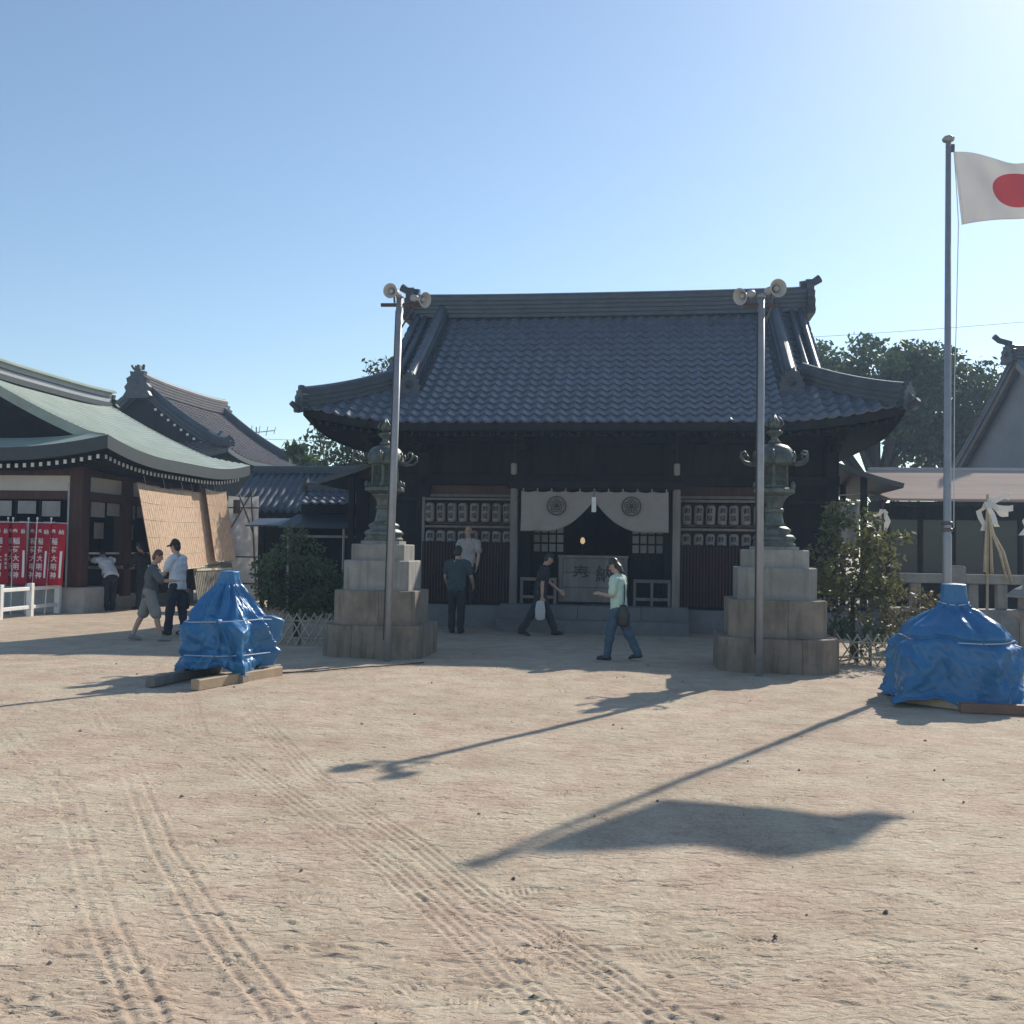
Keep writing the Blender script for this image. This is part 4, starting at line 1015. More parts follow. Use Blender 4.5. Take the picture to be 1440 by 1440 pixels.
    for a in (('beam', x0, x1, y0-.08, y0+.08, 2.62, 2.82), ('beam', x0, x1, y0-.09, y0+.09, 3.18, 3.42), ('beam', x1-.08, x1+.08, y0+.17, y1, 2.62, 2.82), ('beam', x1-.09, x1+.09, y0+.17, y1, 3.18, 3.42), ('sill', x0, x1-.17, y0-.1, y0+.06, .58, .72)):
        MB().bbox(*a[1:], .012).build(a[0], 'wood_brown', office)
    MB().box(x0, x1-.17, y0-.03, y0+.03, 2.82, 3.18).build('frieze', 'plaster', office)
    MB().box(x1-.03, x1+.03, y0+.17, y1-.17, 2.82, 3.18).build('frieze', 'plaster', office)
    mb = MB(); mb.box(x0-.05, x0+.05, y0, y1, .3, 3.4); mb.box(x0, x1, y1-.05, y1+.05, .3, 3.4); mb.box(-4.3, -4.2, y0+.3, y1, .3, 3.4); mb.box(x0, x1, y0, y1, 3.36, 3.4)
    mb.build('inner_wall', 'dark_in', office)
    MB().bbox(x1-.6, x1+.02, y0+1.0, y1-.2, .35, .98, .01).build('counter', 'wood_dark', office)
    MB().bbox(x1-.7, x1+.14, y0+.95, y1-.15, .98, 1.05, .01).build('counter_top', 'wood_old', office)
    # sliding windows with pale paper notices
    for i in range(9):
        x = x0+.4+i*.62
        if x > x1-.6: break
        w = MB().bbox(x, x+.05, y0+.03, y0+.07, .72, 2.62, .004).build('window_post', 'wood_dark', office)
        MB().box(x+.09, x+.55, y0+.0, y0+.012, 2.28-.06*(i % 2), 2.58).build('paper_notice', 'paper_dim', office)
        if i > 4: MB().box(x+.12, x+.42, y0+.02, y0+.03, 1.25+.1*(i % 3), 2.1).build('paper_notice', 'paper_dim', office)
    for i in range(7):
        y = y0+.5+i*.72
        MB().box(x1-.02, x1-.008, y, y+.6, 2.24+.05*(i % 2), 2.6).build('paper_notice', 'paper_dim', office)
        if i % 2: MB().box(x1-.35, x1-.34, y, y+.42, 1.72, 2.12).build('paper_notice', 'paper_dim', office)
    MB().bbox(x1-.1, x1+.02, y0+.6, y1-.2, 1.34, 1.39, .004).build('shelf', 'paint_white', office)
build_office()

def reed_screens():
    specs = [(1.95, 4.75, 3.06, 1.02, .3, 'reed screen hanging beside the office corner column, widest of the three'), (4.3, 5.9, 3.06, 1.08, .24, 'reed screen hanging in the middle of three under the green eave'), (5.6, 6.95, 3.14, 1.18, .2, 'reed screen hanging next to the white sheeting')]
    for k, (va, vb, zt, zb, lean, lab) in enumerate(specs):
        t = thing('reed_screen', lab, 'screen', (*W(E0, -.36+(0, -.10, .02)[k], va), 0), TH, 'reed screens under the eave')
        L = vb-va; n = 46
        def fn(a, b):
            z = zt*(1-b)+zb*b - .04*math.sin(a*math.pi)*(1-b) + (.10*(1-a) if k == 0 else .03*math.sin(a*5))*b*-1 + .05*a*(1-b)*(k == 0)*-1
            return Vector((b*(lean+.12) + .03*math.sin(a*6+k)*b + .004*math.sin(a*160), a*L+.10*b*(k == 0), z))
        mb = MB(); mb.grid(fn, 120, 24); sh = solidify(mb.build('reed_mat', 'reed', t), .012)
        MB().tube([fn(i/10, 0)+Vector((0, 0, .02)) for i in range(11)], .018, 6).build('top_pole', 'bamboo', sh)
        MB().tube([fn(i/10, 1)+Vector((.01, 0, 0)) for i in range(11)], .014, 6).build('bottom_pole', 'bamboo', sh)
        for b_ in (.2, .4, .6, .8): MB().tube([fn(i/12, b_)+Vector((.010, 0, 0)) for i in range(13)], .004, 4).build('binding', 'bamboo', sh)
        for a in (.15, .5, .85):
            p = fn(a, 0); MB().tube([p, p+Vector((-.1, 0, 3.42-p.z))], .006, 4).build('cord', 'rope', sh)
    t = thing('slat_barrier', 'dark slatted barrier leaning below the reed screens', 'barrier', (*W(E0, .05, 4.55), 0), TH)
    for i in range(24):
        y = 2.4*i/23; MB().box(0, .02, y-.035, y+.035, 0, 1.12, Matrix.Rotation(R_(-10), 4, 'Y')).build('slat', 'bamboo_dark', t)
    for z in (.15, .95): MB().box(.021, .045, -.05, 2.45, z-.03, z+.03, Matrix.Rotation(R_(-10), 4, 'Y')).build('rail', 'bamboo', t)
    MB().box(-.25, .25, -.05, 2.45, .0, .06).build('foot', 'wood_old', t)
reed_screens()

def white_sheeting():
    t = thing('sheeted_frame', 'white sheeting on a steel pipe frame beside the shrine office', 'tent', (*W(E0, -.98, 7.35), 0), TH)
    def fn(a, b): return Vector((.15+1.35*a, .5*a*0+.05*math.sin(a*9+b*2), .05+3.0*b+.02*math.sin(a*7)))
    mb = MB(); mb.grid(fn, 24, 14); solidify(mb.build('sheet', 'sheet', t, True), .005)
    P = [((.12, -.06, 0), (.12, -.06, 3.2)), ((1.52, -.06, 0), (1.25, -.06, 3.3)), ((.1, -.06, 2.72), (1.5, -.06, 2.72)), ((.1, -.06, 1.28), (1.55, -.06, 1.28)), ((.55, -.06, 3.1), (.35, -.07, 0)), ((.9, -.06, 3.1), (1.35, -.06, 2.0)), ((.6, -.06, 2.0), (1.3, -.06, 3.2)), ((.1, -.06, .5), (1.55, -.06, .5))]
    for a, b in P: MB().tube([a, b], .022, 6).build('pipe', 'rust', t)
    MB().box(.75, .95, -.12, -.08, 2.55, 2.95).build('junction_plate', 'rust', t)
    mb = MB(); mb.lathe([(.17, .03), (.13, .05), (.12, .1), (.03, .62), (.02, .7), (.0, .7)], 14); 
    c = thing('traffic_cone', 'red traffic cone standing before the white sheeting', 'cone', (*W(E0, 1.55, 3.3), 0), 0)
    mb.build('cone', 'red_plastic', c, True); MB().bbox(-.19, .19, -.19, .19, 0, .035, .01).build('foot', 'red_plastic', c)
    MB().lathe([(.086, .3), (.09, .3), (.072, .42), (.068, .42)], 14).build('reflective_band', 'paint_white', c, True)
white_sheeting()

def railing_and_banners():
    t = thing('white_railing', 'low white painted railing before the red banners', 'railing', (-10.52, 20.55, 0), R_(-4))
    for y in (0, 1.15, 2.3): MB().bbox(-.06, .06, y-.06, y+.06, -.05, .72, .01).build('post', 'paint_white', t)
    for z in (.60, .2): MB().bbox(-.035, .035, .06, 2.24, z-.04, z+.04, .008).build('rail', 'paint_white', t)
    specs = [(-11.42, 22.35, -2, 1), (-11.24, 22.5, 4, 0), (-10.97, 22.26, -3, 2), (-10.74, 22.45, 5, 0), (-10.57, 22.33, -6, 3), (-10.22, 22.30, 3, 2)]
    labs = ['red banner at the far end of the row, away from the corner column', 'darker red banner second from the far end of the row', 'red banner with a white name strip in the middle of the row', 'red banner tucked behind its neighbours without a name strip', 'red banner turned slightly aside, next to the gap in the row', 'red banner standing alone beside the brown corner column']
    for (x, y, rz, k), lab in zip(specs, labs):
        b = thing('banner', lab, 'banner', (x, y, 0), TH+R_(rz), 'red votive banners before the office'); b.rotation_euler[1] = R_(random.uniform(-1, 2.5))
        MB().tube([(-.19, .01, -.05), (-.185, .01, 2.12)], .012, 6).build('pole', 'paint_white', b)
        MB().tube([(-.21, .01, 2.05), (.2, .01, 2.05)], .009, 6).build('cross_rod', 'paint_white', b)
        MB().lathe([(.012, 2.11), (.025, 2.13), (.02, 2.16), (.005, 2.17)], 8, (-.185, .01, 0)).build('pole_tip', 'paint_white', b)
        sh = random.uniform(0, 6)
        wv = lambda xx, zz: .018*math.sin(xx*16+sh+zz*2)+.02*math.sin(zz*3+sh)
        mb = MB(); mb.grid(lambda a, c: Vector((-.175+.355*a-.03*math.sin(c*2.2+sh)*(1-c), wv(a*.36, c*1.4)-.0, .66+1.38*c)), 16, 30)
        cl = solidify(mb.build('cloth', 'red', b, True), .003)
        dx = lambda z: -.03*math.sin(min(1, max(0, (z-.66)/1.38))*2.2+sh)*(1-min(1, max(0, (z-.66)/1.38)))
        mb = MB()
        col = text_cols('稲荷大明神', .16, .19); col.v = [(x_-.055, y_, z_+1.62) for x_, y_, z_ in col.v]; mb.add(col.v, col.f)
        for ch, ox in (('奉', -.09), ('納', .09)):
            h = text_cols(ch, .115, 0); h.v = [(x_+ox, y_, z_+1.84) for x_, y_, z_ in h.v]; mb.add(h.v, h.f)
        if k >= 2:
            st = MB(); st.grid(lambda a, c: Vector((.085+.05*a+dx(.82+.6*c), wv(.26+.05*a, .16+.6*c)-.006, .82+.6*c)), 2, 10); solidify(st.build('name_strip', 'white_print', cl), .003)
        else:
            sm = text_cols('家内安全', .07, .09); sm.v = [(x_+.115, y_, z_+1.3) for x_, y_, z_ in sm.v]; mb.add(sm.v, sm.f)
        mb.v = [(x_+dx(z_), y_*.4+wv(x_+.175, (z_-.66))-.012, z_) for x_, y_, z_ in mb.v]
        mb.build('lettering', 'white_print', cl)['kind'] = 'stuff'
        for z in (1.0, 1.35, 1.7): MB().box(-.2, -.165, -.006, .022, z-.012, z+.012).build('tab', 'white_print', cl)
railing_and_banners()

# ------------------------------------------------------------------ tall tiled hall behind the office
T0 = (-16.1, 42.6)
def build_temple():
    t = thing('temple_hall', 'tall dark hall with a steep brown tiled gable roof behind the office', 'building', (*T0, 0), R_(-9.5))
    cv = 4.0
    rf = Roof(lambda r, c, z: (c, cv+r, z), 5.6, 4.9, 1.6, 5.25, 3.05, .42, .35, 3.0)
    mb = MB(); rf.sheet(mb, -.03); roof = mb.build('roof', 'tile_brown', t, True)
    lay_tiles(rf, roof, 1, .3, 24, 'tile_brown'); lay_tiles(rf, roof, -1, .3, 6, 'tile_brown', kind='skirt')
    mb = MB(); rf.fascia(mb, -.2, -.01); mb.build('eave_edge', 'tile_ridge', roof)
    zr = rf.zE+rf.H
    MB().sweep([(0, cv-4.0+8*i/20, zr-.1+.12*abs(-1+i/10)**3) for i in range(21)], ridge_sect(.5, .62, 5)).build('main_ridge', 'tile_brown', roof)
    for sd in (-1, 1):
        mb = MB(); oni(mb, (0, cv+sd*4.0, zr-.45), 1.0 if sd < 0 else .75, 1.42 if sd < 0 else 1.05, (0, sd), .25)
        for a in ((-.2, 0, .2) if sd < 0 else ()): mb.tube([(a, cv+sd*4.1, zr+.8), (a*1.4, cv+sd*4.2, zr+.98)], .06, 6)
        mb.build('ridge_ornament', 'tile_ridge', roof)
        for side in (-1, 1):
            pts = [rf.main(sd*3.72, 1.3+(rf.C-1.35)*i/12, side, .03) for i in range(13)]
            mb = MB(); mb.sweep(pts, ridge_sect(.34, .3, 3, .9)); oni(mb, pts[0]-Vector((0, 0, .1)), .5, .7, (side, sd*.2), .14); mb.build('descending_ridge', 'tile_ridge', roof)
            for off in (3.98, 4.14):
                MB().tube([rf.main(sd*off if off < 4.0 else sd*4.0, 1.5+(rf.C-1.55)*i/12, side, .04 if off < 4 else -.12) for i in range(13)], .085, 6).build('verge_roll', 'tile_ridge', roof, True)
            pts = [rf.main(sd*(rf.R-max(0, 1.7*(1-i/8))), max(0, 1.7*(1-i/8)), side, .03) for i in range(9)]
            mb = MB(); mb.sweep(pts, ridge_sect(.3, .26, 3, .9)); d = pts[-1]-pts[-2]; oni(mb, pts[-1], .4, .45, (d.x, d.y), .12); mb.build('corner_ridge', 'tile_ridge', roof)
        y = cv+sd*3.7
        poly = [(c, rf.zE+rf.g(rf.C-abs(c))-.15) for c in (-3.8, -2.9, -1.9, -.9, 0, .9, 1.9, 2.9, 3.8)]+[(3.8, rf.zE), (-3.8, rf.zE)]
        MB().prism(poly, -.05, .05, Matrix(((1, 0, 0, 0), (0, 0, 1, y), (0, 1, 0, 0), (0, 0, 0, 1)))).build('gable_wall', 'wood_dark', t)
    mw = MB()
    for i in range(9):
        p = rf.main(-4.02, 1.7+(rf.C-2.2)*i/9, 1, -.32); mw.box(p.x-.05, p.x+.05, p.y-.06, p.y+.0, p.z-.05, p.z+.05)
    mw.build('rafter_ends', 'paint_white', roof)['kind'] = 'stuff'
    MB().sweep([rf.main(-4.0, 1.4+(rf.C-1.45)*i/10, 1, -.42) for i in range(11)], [(-.04, 0), (.04, 0), (.04, .34), (-.04, .34)]).build('bargeboard', 'wood_dark', roof)
    MB().sweep([rf.main(-4.0, 1.4+(rf.C-1.45)*i/10, -1, -.42) for i in range(11)], [(-.04, 0), (.04, 0), (.04, .34), (-.04, .34)]).build('bargeboard', 'wood_dark', roof)
    mb = MB(); mb.box(-3.9, 3.9, -.6, 8.6, -.1, 5.5); mb.build('wall', 'wood_dark', t)
    MB().box(-4.6, 4.6, -1.3, 9.3, 5.2, 5.36).build('soffit', 'wood_dark', t)
build_temple()
def antenna():
    t = thing('television_antenna', 'thin television antenna on a mast behind the tiled halls', 'antenna', (-14.9, 57.5, 0), 0)
    MB().tube([(0, 0, -.2), (0, 0, 8.5)], .035, 6).build('mast', 'rust', t)
    MB().tube([(-.75, 0, 8.1), (1.0, .3, 8.35)], .025, 5).build('boom', 'rust', t)
    for k in range(5):
        f = k/4; p = Vector((-.75+1.75*f, .3*f, 8.1+.25*f)); MB().tube([p-Vector((.05, 0, .5-.3*f)), p+Vector((.05, 0, .5-.3*f))], .018, 4).build('element', 'rust', t)
antenna()
def middle_buildings():
    # long shed with a wavy roof
    t = thing('storage_shed', 'low shed with a ribbed grey tile roof behind the white sheeting', 'shed', (-8.95, 32.0, 0), TH)
    mb = MB(); n = 96
    mb.grid(lambda a, b: Vector((3.7*a-.2, -.2+2.3*b, 2.72+1.42*b+.05*math.cos(a*2*math.pi*15)+.02*math.sin(b*40))), n, 10)
    rf = solidify(mb.build('roof', 'tile_ridge', t, True), .03)
    MB().sweep([(-.2, 2.1, 4.1), (3.5, 2.1, 4.1)], ridge_sect(.26, .2, 2)).build('ridge', 'tile_ridge', rf)
    mb = MB(); mb.box(0, 3.3, .2, 2.0, -.1, 2.78); mb.build('wall', 'wood_dark', t)
    poly = [(.2, 2.7), (2.0, 3.9), (2.0, 2.7)]
    MB().prism(poly, 0, 3.3, Matrix(((0, 0, 1, 0), (1, 0, 0, 0), (0, 1, 0, 0), (0, 0, 0, 1)))).build('gable', 'wood_dark', t)
    for i in range(12): MB().box(.05+i*.27, .29+i*.27, .17, .2, .0, 2.6).build('wall_board', 'wood_dark', t)
    # tiled gate roof with a metal awning below
    t = thing('side_gate', 'small tiled gate roof over a plain awning behind the shrub', 'gate', (-5.55, 26.0, 0), TH)
    rf = Roof(lambda r, c, z: (1.25+r, .6+c, z), 1.25, .85, .001, 2.72, .42, .1, .02, .5)
    mb = MB(); rf.sheet(mb, -.02, 12, 6); roof = mb.build('roof', 'tile_ridge', t)
    lay_tiles(rf, roof, -1, .24, 4, 'tile', indiv=44)
    MB().sweep([(.0, .6, 3.1), (2.5, .6, 3.1)], ridge_sect(.24, .18, 2)).build('ridge', 'tile_ridge', roof)
    mb = MB(); oni(mb, (.0, .6, 3.05), .3, .42, (-1, 0), .1); mb.build('ridge_ornament', 'tile_ridge', roof)
    MB().box(.05, 2.45, .0, .1, 2.5, 2.72).build('beam', 'wood_dark', t)
    for x in (.1, 1.25, 2.35): MB().box(x-.07, x+.07, .03, .17, -.05, 2.7).build('post', 'wood_dark', t)
    mb = MB(); mb.grid(lambda a, b: Vector((-.25+2.7*a+.22*b*(1-2*a)*.9, -.85+.85*b, 2.08+.36*b)), 10, 3); solidify(mb.build('awning', 'copper_dark', t), .03)
    for x in (-.1, 1.35): MB().tube([(x+.1, -.75, -.05), (x+.1, -.75, 2.1)], .035, 6).build('awning_post', 'pole', t)
    MB().box(-.2, 2.4, -.78, -.73, 1.84, 1.9).build('rail', 'wood_old', t)
    MB().box(.1, 2.4, .3, .36, -.05, 2.6).build('door_panel', 'dark_in', t)
    # lean-to beside the sheeting
    t = thing('lean_to', 'open lean-to with a thin dark roof beside the white sheeting', 'lean-to', (-6.55, 26.1, 0), TH)
    mb = MB(); mb.grid(lambda a, b: Vector((-.25+1.5*a, -.5+.9*b, 2.12+.2*b+.05*a*(1-a))), 8, 2); solidify(mb.build('roof', 'tile_ridge', t), .04)
    for x in (.05, 1.1): MB().bbox(x-.05, x+.05, -.05, .05, -.05, 2.24, .01).build('post', 'wood_dark', t)
    MB().box(.1, 1.05, .25, .31, -.05, 2.2).build('back_wall', 'wood_dark', t)
middle_buildings()

# ------------------------------------------------------------------ right side: low wing, house, stone fence, streamers
def right_side():
    L0 = (7.55, 22.2)
    t = thing('low_wing', 'low building with a reddish brown shingle roof and dark glass', 'building', (*L0, 0), TH)
    ev = 2.86; Lx = 7.0
    mb = MB()
    rf = MB().add([(.85, 0, ev), (Lx, 0, ev), (Lx, 1.7, ev+.78), (.75, 1.7, ev+.78), (.15, .9, ev+.40)], [(0, 1, 2, 3, 4)]).build('roof', 'copper_new', t); solidify(rf, .06)
    mb = MB()
    for j in range(12):
        b = (j+.5)/12; y = 1.7*b; z = ev+.78*b; xl = .85-.7*min(1, y/.9) if y < .9 else .15+.6*(y-.9)/.8
        MB().box(xl, Lx, y-.012, y+.045, z-.005, z+.016).build('shingle_course', 'copper_new', rf)
    MB().bbox(.75, Lx, 1.66, 1.86, ev+.74, ev+.86, .01).build('ridge_cap', 'plaster_grey', rf)
    mb = MB(); mb.box(.85, Lx, -.02, .04, ev-.14, ev-.035); mb.build('gutter_board', 'wood_dark', t)
    for i in range(9):
        x = 1.0+i*.72; MB().bbox(x-.05, x+.05, .85, .95, 0, 2.8, .01).build('post', 'wood_dark', t)
        if i < 8: 
            g = MB().box(x+.06, x+.66, .895, .905, 1.0, 2.45).build('window_pane', 'glass', t)
            MB().box(x+.05, x+.67, .87, .93, .95, 1.0).build('sill', 'wood_dark', g)
    MB().box(.9, Lx, .86, .94, 2.45, 2.8).build('lintel', 'wood_dark', t)
    MB().box(.9, Lx, .87, .93, -.05, .95).build('wall', 'wood_dark', t)
    MB().box(.9, Lx, 2.2, 2.3, -.05, 2.9).build('back_wall', 'wood_dark', t); MB().box(.86, .92, .9, 2.3, -.05, 2.9).build('side_wall', 'wood_dark', t)
    # backlit white sheet hung between the hall gallery and the wing
    s = thing('white_hanging_sheet', 'white sheet hanging in the sun behind the yellowing tree', 'sheet', (7.0, 21.9, 0), R_(-28))
    mb = MB(); mb.grid(lambda a, b: Vector((.62*a, .03*math.sin(a*12), 1.62+1.1*b)), 20, 8); solidify(mb.build('cloth', 'sheet', s, True), .004)
    MB().tube([(-.06, 0, 2.76), (.7, 0, 2.76)], .02, 6).build('rail', 'paint_white', s)
    for x in (-.05, .69): MB().tube([(x, 0, -.05), (x, 0, 2.78)], .022, 6).build('pole', 'pole', s)
    MB().tube([(-.04, .0, 2.9), (.66, .0, 2.96)], .018, 6).build('rail', 'paint_white', s)
    # house with its gable turned to the court
    h = thing('gabled_house', 'tall grey walled house with a steep tiled gable beyond the low wing', 'house', (14.45, 28.0, 0), TH+R_(11))
    zr, ze, hw, Ln = 7.25, 4.0, 3.9, 9.0
    for sd in (-1, 1):
        mb = MB(); nn = 12
        f = lambda a, b: Vector((-.35+Ln*a, sd*(hw+.35)*b, zr-(zr-ze)*(1.12*b-.12*b*b)*1.06))
        mb.grid(f, 40, nn); r = solidify(mb.build('roof', 'tile', h), .12)
        mb = MB()
        for i in range(34):
            mb.tube([f(i/33, b/nn)+Vector((0, 0, .07)) for b in range(nn+1)], .05, 5)
        mb.build('tile_rolls', 'tile', r)['kind'] = 'stuff'
        MB().sweep([f(.012, b/nn)+Vector((0, 0, -.25)) for b in range(nn+1)], [(-.04, 0), (.04, 0), (.04, .3), (-.04, .3)]).build('bargeboard', 'wood_old', h)
    rr = MB().sweep([(-.4, 0, zr-.02), (Ln, 0, zr-.02)], ridge_sect(.36, .34, 3)).build('ridge', 'tile_ridge', h)
    mb = MB(); oni(mb, (-.4, 0, zr-.15), .55, .62, (-1, 0), .14); mb.tube([(-.4, 0, zr+.42), (-.75, 0, zr+.5), (-.9, 0, zr+.62)], .08, 7); mb.build('ridge_ornament', 'tile_ridge', rr)
    poly = [(-hw, -.1), (hw, -.1), (hw, ze+.1), (0, zr-.12), (-hw, ze+.1)]
    MB().prism(poly, 0, .12, Matrix(((0, 0, 1, 0), (1, 0, 0, 0), (0, 1, 0, 0), (0, 0, 0, 1)))).build('gable_wall', 'plaster_dark', h)
    mb = MB(); mb.box(.12, Ln-.3, -hw, -hw+.1, -.1, ze); mb.box(.12, Ln-.3, hw-.1, hw, -.1, ze); mb.build('wall', 'plaster_dark', h)
    MB().bbox(-.035, 0, -.55, -.4, 0, 5.9, .005).build('corner_board', 'wood_old', h)
    # stone fence
    f = thing('stone_fence', 'low grey stone post fence on a stone base before the dark glass', 'fence', (6.95, 16.9, 0), TH)
    for i in range(5): MB().bbox(-.5+i*1.0+.004, -.5+(i+1)*1.0-.004, -.22, .22, -.05, .74, .015).build('base_stone', 'stone', f)
    for i in range(3):
        x = .55+i*1.75; MB().bbox(x-.14, x+.14, -.14, .14, .74, 1.46, .03).build('main_post', 'stone', f)
    for i in range(9):
        x = -.1+i*.46
        if all(abs(x-(.55+k*1.75)) > .25 for k in range(3)): MB().bbox(x-.085, x+.085, -.07, .07, .74, 1.16, .015).build('post', 'stone', f)
    for a, b in ((-.4, .41), (.69, 2.16), (2.44, 3.9)): MB().bbox(a, b, -.1, .1, 1.16, 1.32, .015).build('rail_stone', 'stone', f)
    # little stone lantern at the fence
    s = thing('stone_lantern', 'small grey stone lantern standing before the stone fence', 'lantern', (7.72, 14.9, 0), TH)
    MB().lathe([(.3, -.05), (.3, .1), (.24, .16), (.15, .22)], 6).build('base', 'stone', s)
    MB().lathe([(.13, .2), (.11, .3), (.11, .62), (.14, .7)], 12).build('shaft', 'stone', s)
    MB().lathe([(.16, .7), (.24, .76), (.24, .82), (.15, .84)], 6).build('platform', 'stone', s)
    fbx = MB().lathe([(.14, .84), (.14, 1.02)], 6).build('fire_box', 'stone', s)
    MB().box(-.05, .05, -.135, -.12, .88, .99).build('opening_shade', 'ink', fbx)  # solid black plate, its colour standing for the shade inside the fire box
    MB().lathe([(.3, 1.02), (.31, 1.05), (.2, 1.14), (.08, 1.2), (.05, 1.22)], 6).build('roof', 'stone', s)
    MB().lathe([(.04, 1.2), (.065, 1.25), (.05, 1.3), (.01, 1.34)], 10).build('jewel', 'stone', s, True)
    # purification wands: poles with white paper streamers
    specs = [((6.55, 17.6), 1.35, 2.55, 0, 'thin dark wand with small paper streamers beside the flagpole'), ((7.95, 16.65), 1.32, 2.66, 1, 'wand with fluttering white paper and long straw streamers on the stone fence'), ((8.72, 16.75), .5, 2.5, 2, 'pale wand with a white paper tuft behind the stone fence')]
    for (x, y), z0, z1, k, lab in specs:
        w = thing('paper_wand', lab, 'wand', (x, y, 0), TH, 'paper wands by the stone fence')
        MB().tube([(0, 0, 0 if k != 1 else .7), (0.01, 0, z1)], .022, 6).build('rod', 'wood_brown' if k == 0 else 'straw', w)
        rr_ = random.Random(k+2)
        for j in range(3 if k != 1 else 5):
            pts = []; p = Vector((0, -.02, z1-.12)); 
            for q_ in range(6):
                pts.append(p.copy())
                if k == 1 and j < 3: p += Vector((rr_.uniform(.05, .11), rr_.uniform(-.05, .05), rr_.uniform(-.1, .07)))
                else: p += Vector((rr_.uniform(-.09, .07), rr_.uniform(-.05, .05), -rr_.uniform(.05, .12)))
            mb = MB()
            for a, b in zip(pts[:-1], pts[1:]):
                wv_ = Vector((0, 0, .05)) if k == 1 and j < 3 else Vector((.05, .02, 0))
                mb.add([a-wv_, a+wv_, b+wv_, b-wv_], [(0, 1, 2, 3)])
            solidify(mb.build('paper_streamer', 'paper', w), .002)
        if k == 1:
            for (a, b, c, d, e_) in ((-.02, -.06, 1.36, -.03, .03), (.03, .05, 1.34, .03, .03), (.06, .36, 1.22, .14, .025), (.05, .28, 1.26, .1, .02)):
                mb = MB(); mb.tube([(0, 0, 2.45), (a*1.5, -.04, 2.0), ((a+b)/2+d*.2, -.06, 1.7), (b, -.08, c)], [.012, .02, .024, e_], 5); mb.build('straw_tassel', 'straw', w, True)
right_side()
def cables():
    for k, (a, b, lab) in enumerate((((5, 75, 17.0), (60, 60, 19.5), 'thin power cable crossing the sky behind the trees, the higher one'), ((8, 70, 12.9), (60, 62, 13.6), 'thin power cable crossing the sky behind the trees, the lower one'), ((-36, 70, 10.4), (0, 78, 10.2), 'thin power cable behind the tiled halls'))):
        A, B = Vector(a), Vector(b); pts = [A.lerp(B, i/16)-Vector((0, 0, 1.2*math.sin(math.pi*i/16)*.6)) for i in range(17)]
        t = tag(MB().tube(pts, .015, 5).build('power_cable', 'cable'), lab, 'cable', 'power cables')
cables()

# ------------------------------------------------------------------ trees and shrubs
def leaf_cloud(centers, radii, per, size, seed, squash=.8, droop=.3):
    r = np.random.default_rng(seed); P = []; 
    for c, rad in zip(centers, radii):
        n = max(8, int(per*rad*rad)); d = r.normal(size=(n, 3)); d /= np.linalg.norm(d, axis=1, keepdims=True)
        rr = rad*(.35+.65*r.random((n, 1))**.5)*(1+.18*r.normal(size=(n, 1)))
        P.append(np.array(c)+d*rr*np.array([1, 1, squash]))
    P = np.concatenate(P); n = len(P)
    t = r.normal(size=(n, 3)); t[:, 2] -= droop; t /= np.linalg.norm(t, axis=1, keepdims=True)
    b = np.cross(t, r.normal(size=(n, 3))); b /= np.linalg.norm(b, axis=1, keepdims=True)
    s = size*(.6+.8*r.random((n, 1)))
    V = np.stack([P-t*s*.5, P+b*s*.24, P+t*s*.5, P-b*s*.24], 1).reshape(-1, 3)
    return V, np.arange(4*n).reshape(-1, 4)
def tree(name, label, cat, loc, trunk_h, crown, m, nclump, clump_r, per, size, seed, trunk_r=.2, group=None, lean=(0, 0), bare=.0):
    """crown: list of (cx,cy,cz, rx,ry,rz) ellipsoids in tree space"""
    r = random.Random(seed); t = thing(name, label, cat, (*loc, 0), 0, group)
    cents = []; rads = []
    vol = [e[3]*e[4]*e[5] for e in crown]; tot = sum(vol)
    for e, v in zip(crown, vol):
        for k in range(max(3, int(nclump*v/tot))):
            while True:
                d = Vector((r.uniform(-1, 1), r.uniform(-1, 1), r.uniform(-1, 1)))
                if .25 < d.length < 1: break
            d *= (d.length**-.35)
            cents.append((e[0]+d.x*e[3], e[1]+d.y*e[4], e[2]+d.z*e[5])); rads.append(clump_r*r.uniform(.55, 1.25))
    top = Vector((lean[0], lean[1], trunk_h))
    mb = MB(); mb.tube([(0, 0, -.15), (lean[0]*.3, lean[1]*.3, trunk_h*.45), top], [trunk_r*1.25, trunk_r, trunk_r*.75], 9); tr = mb.build('trunk', 'bark', t, True)
    lim = MB(); cl = sorted(cents, key=lambda c: r.random())[:max(9, nclump//9)]
    for c in cl:
        s = Vector((lean[0]*.3, lean[1]*.3, trunk_h*.45)).lerp(top, r.uniform(.55, 1)); c = Vector(c); mid = s.lerp(c, .5)+Vector((r.uniform(-.2, .2), r.uniform(-.2, .2), r.uniform(.0, .3)))*c.length*.12
        lim.tube([s, mid, c], [trunk_r*.42, trunk_r*.25, trunk_r*.06], 5)
    lim.build('limbs', 'bark', tr, True)['kind'] = 'stuff'
    V, F = leaf_cloud(cents, rads, per, size, seed)
    V[:, 2] = np.maximum(V[:, 2], .05)
    link('crown', np_mesh('crown', V, F), m, t)
    return t
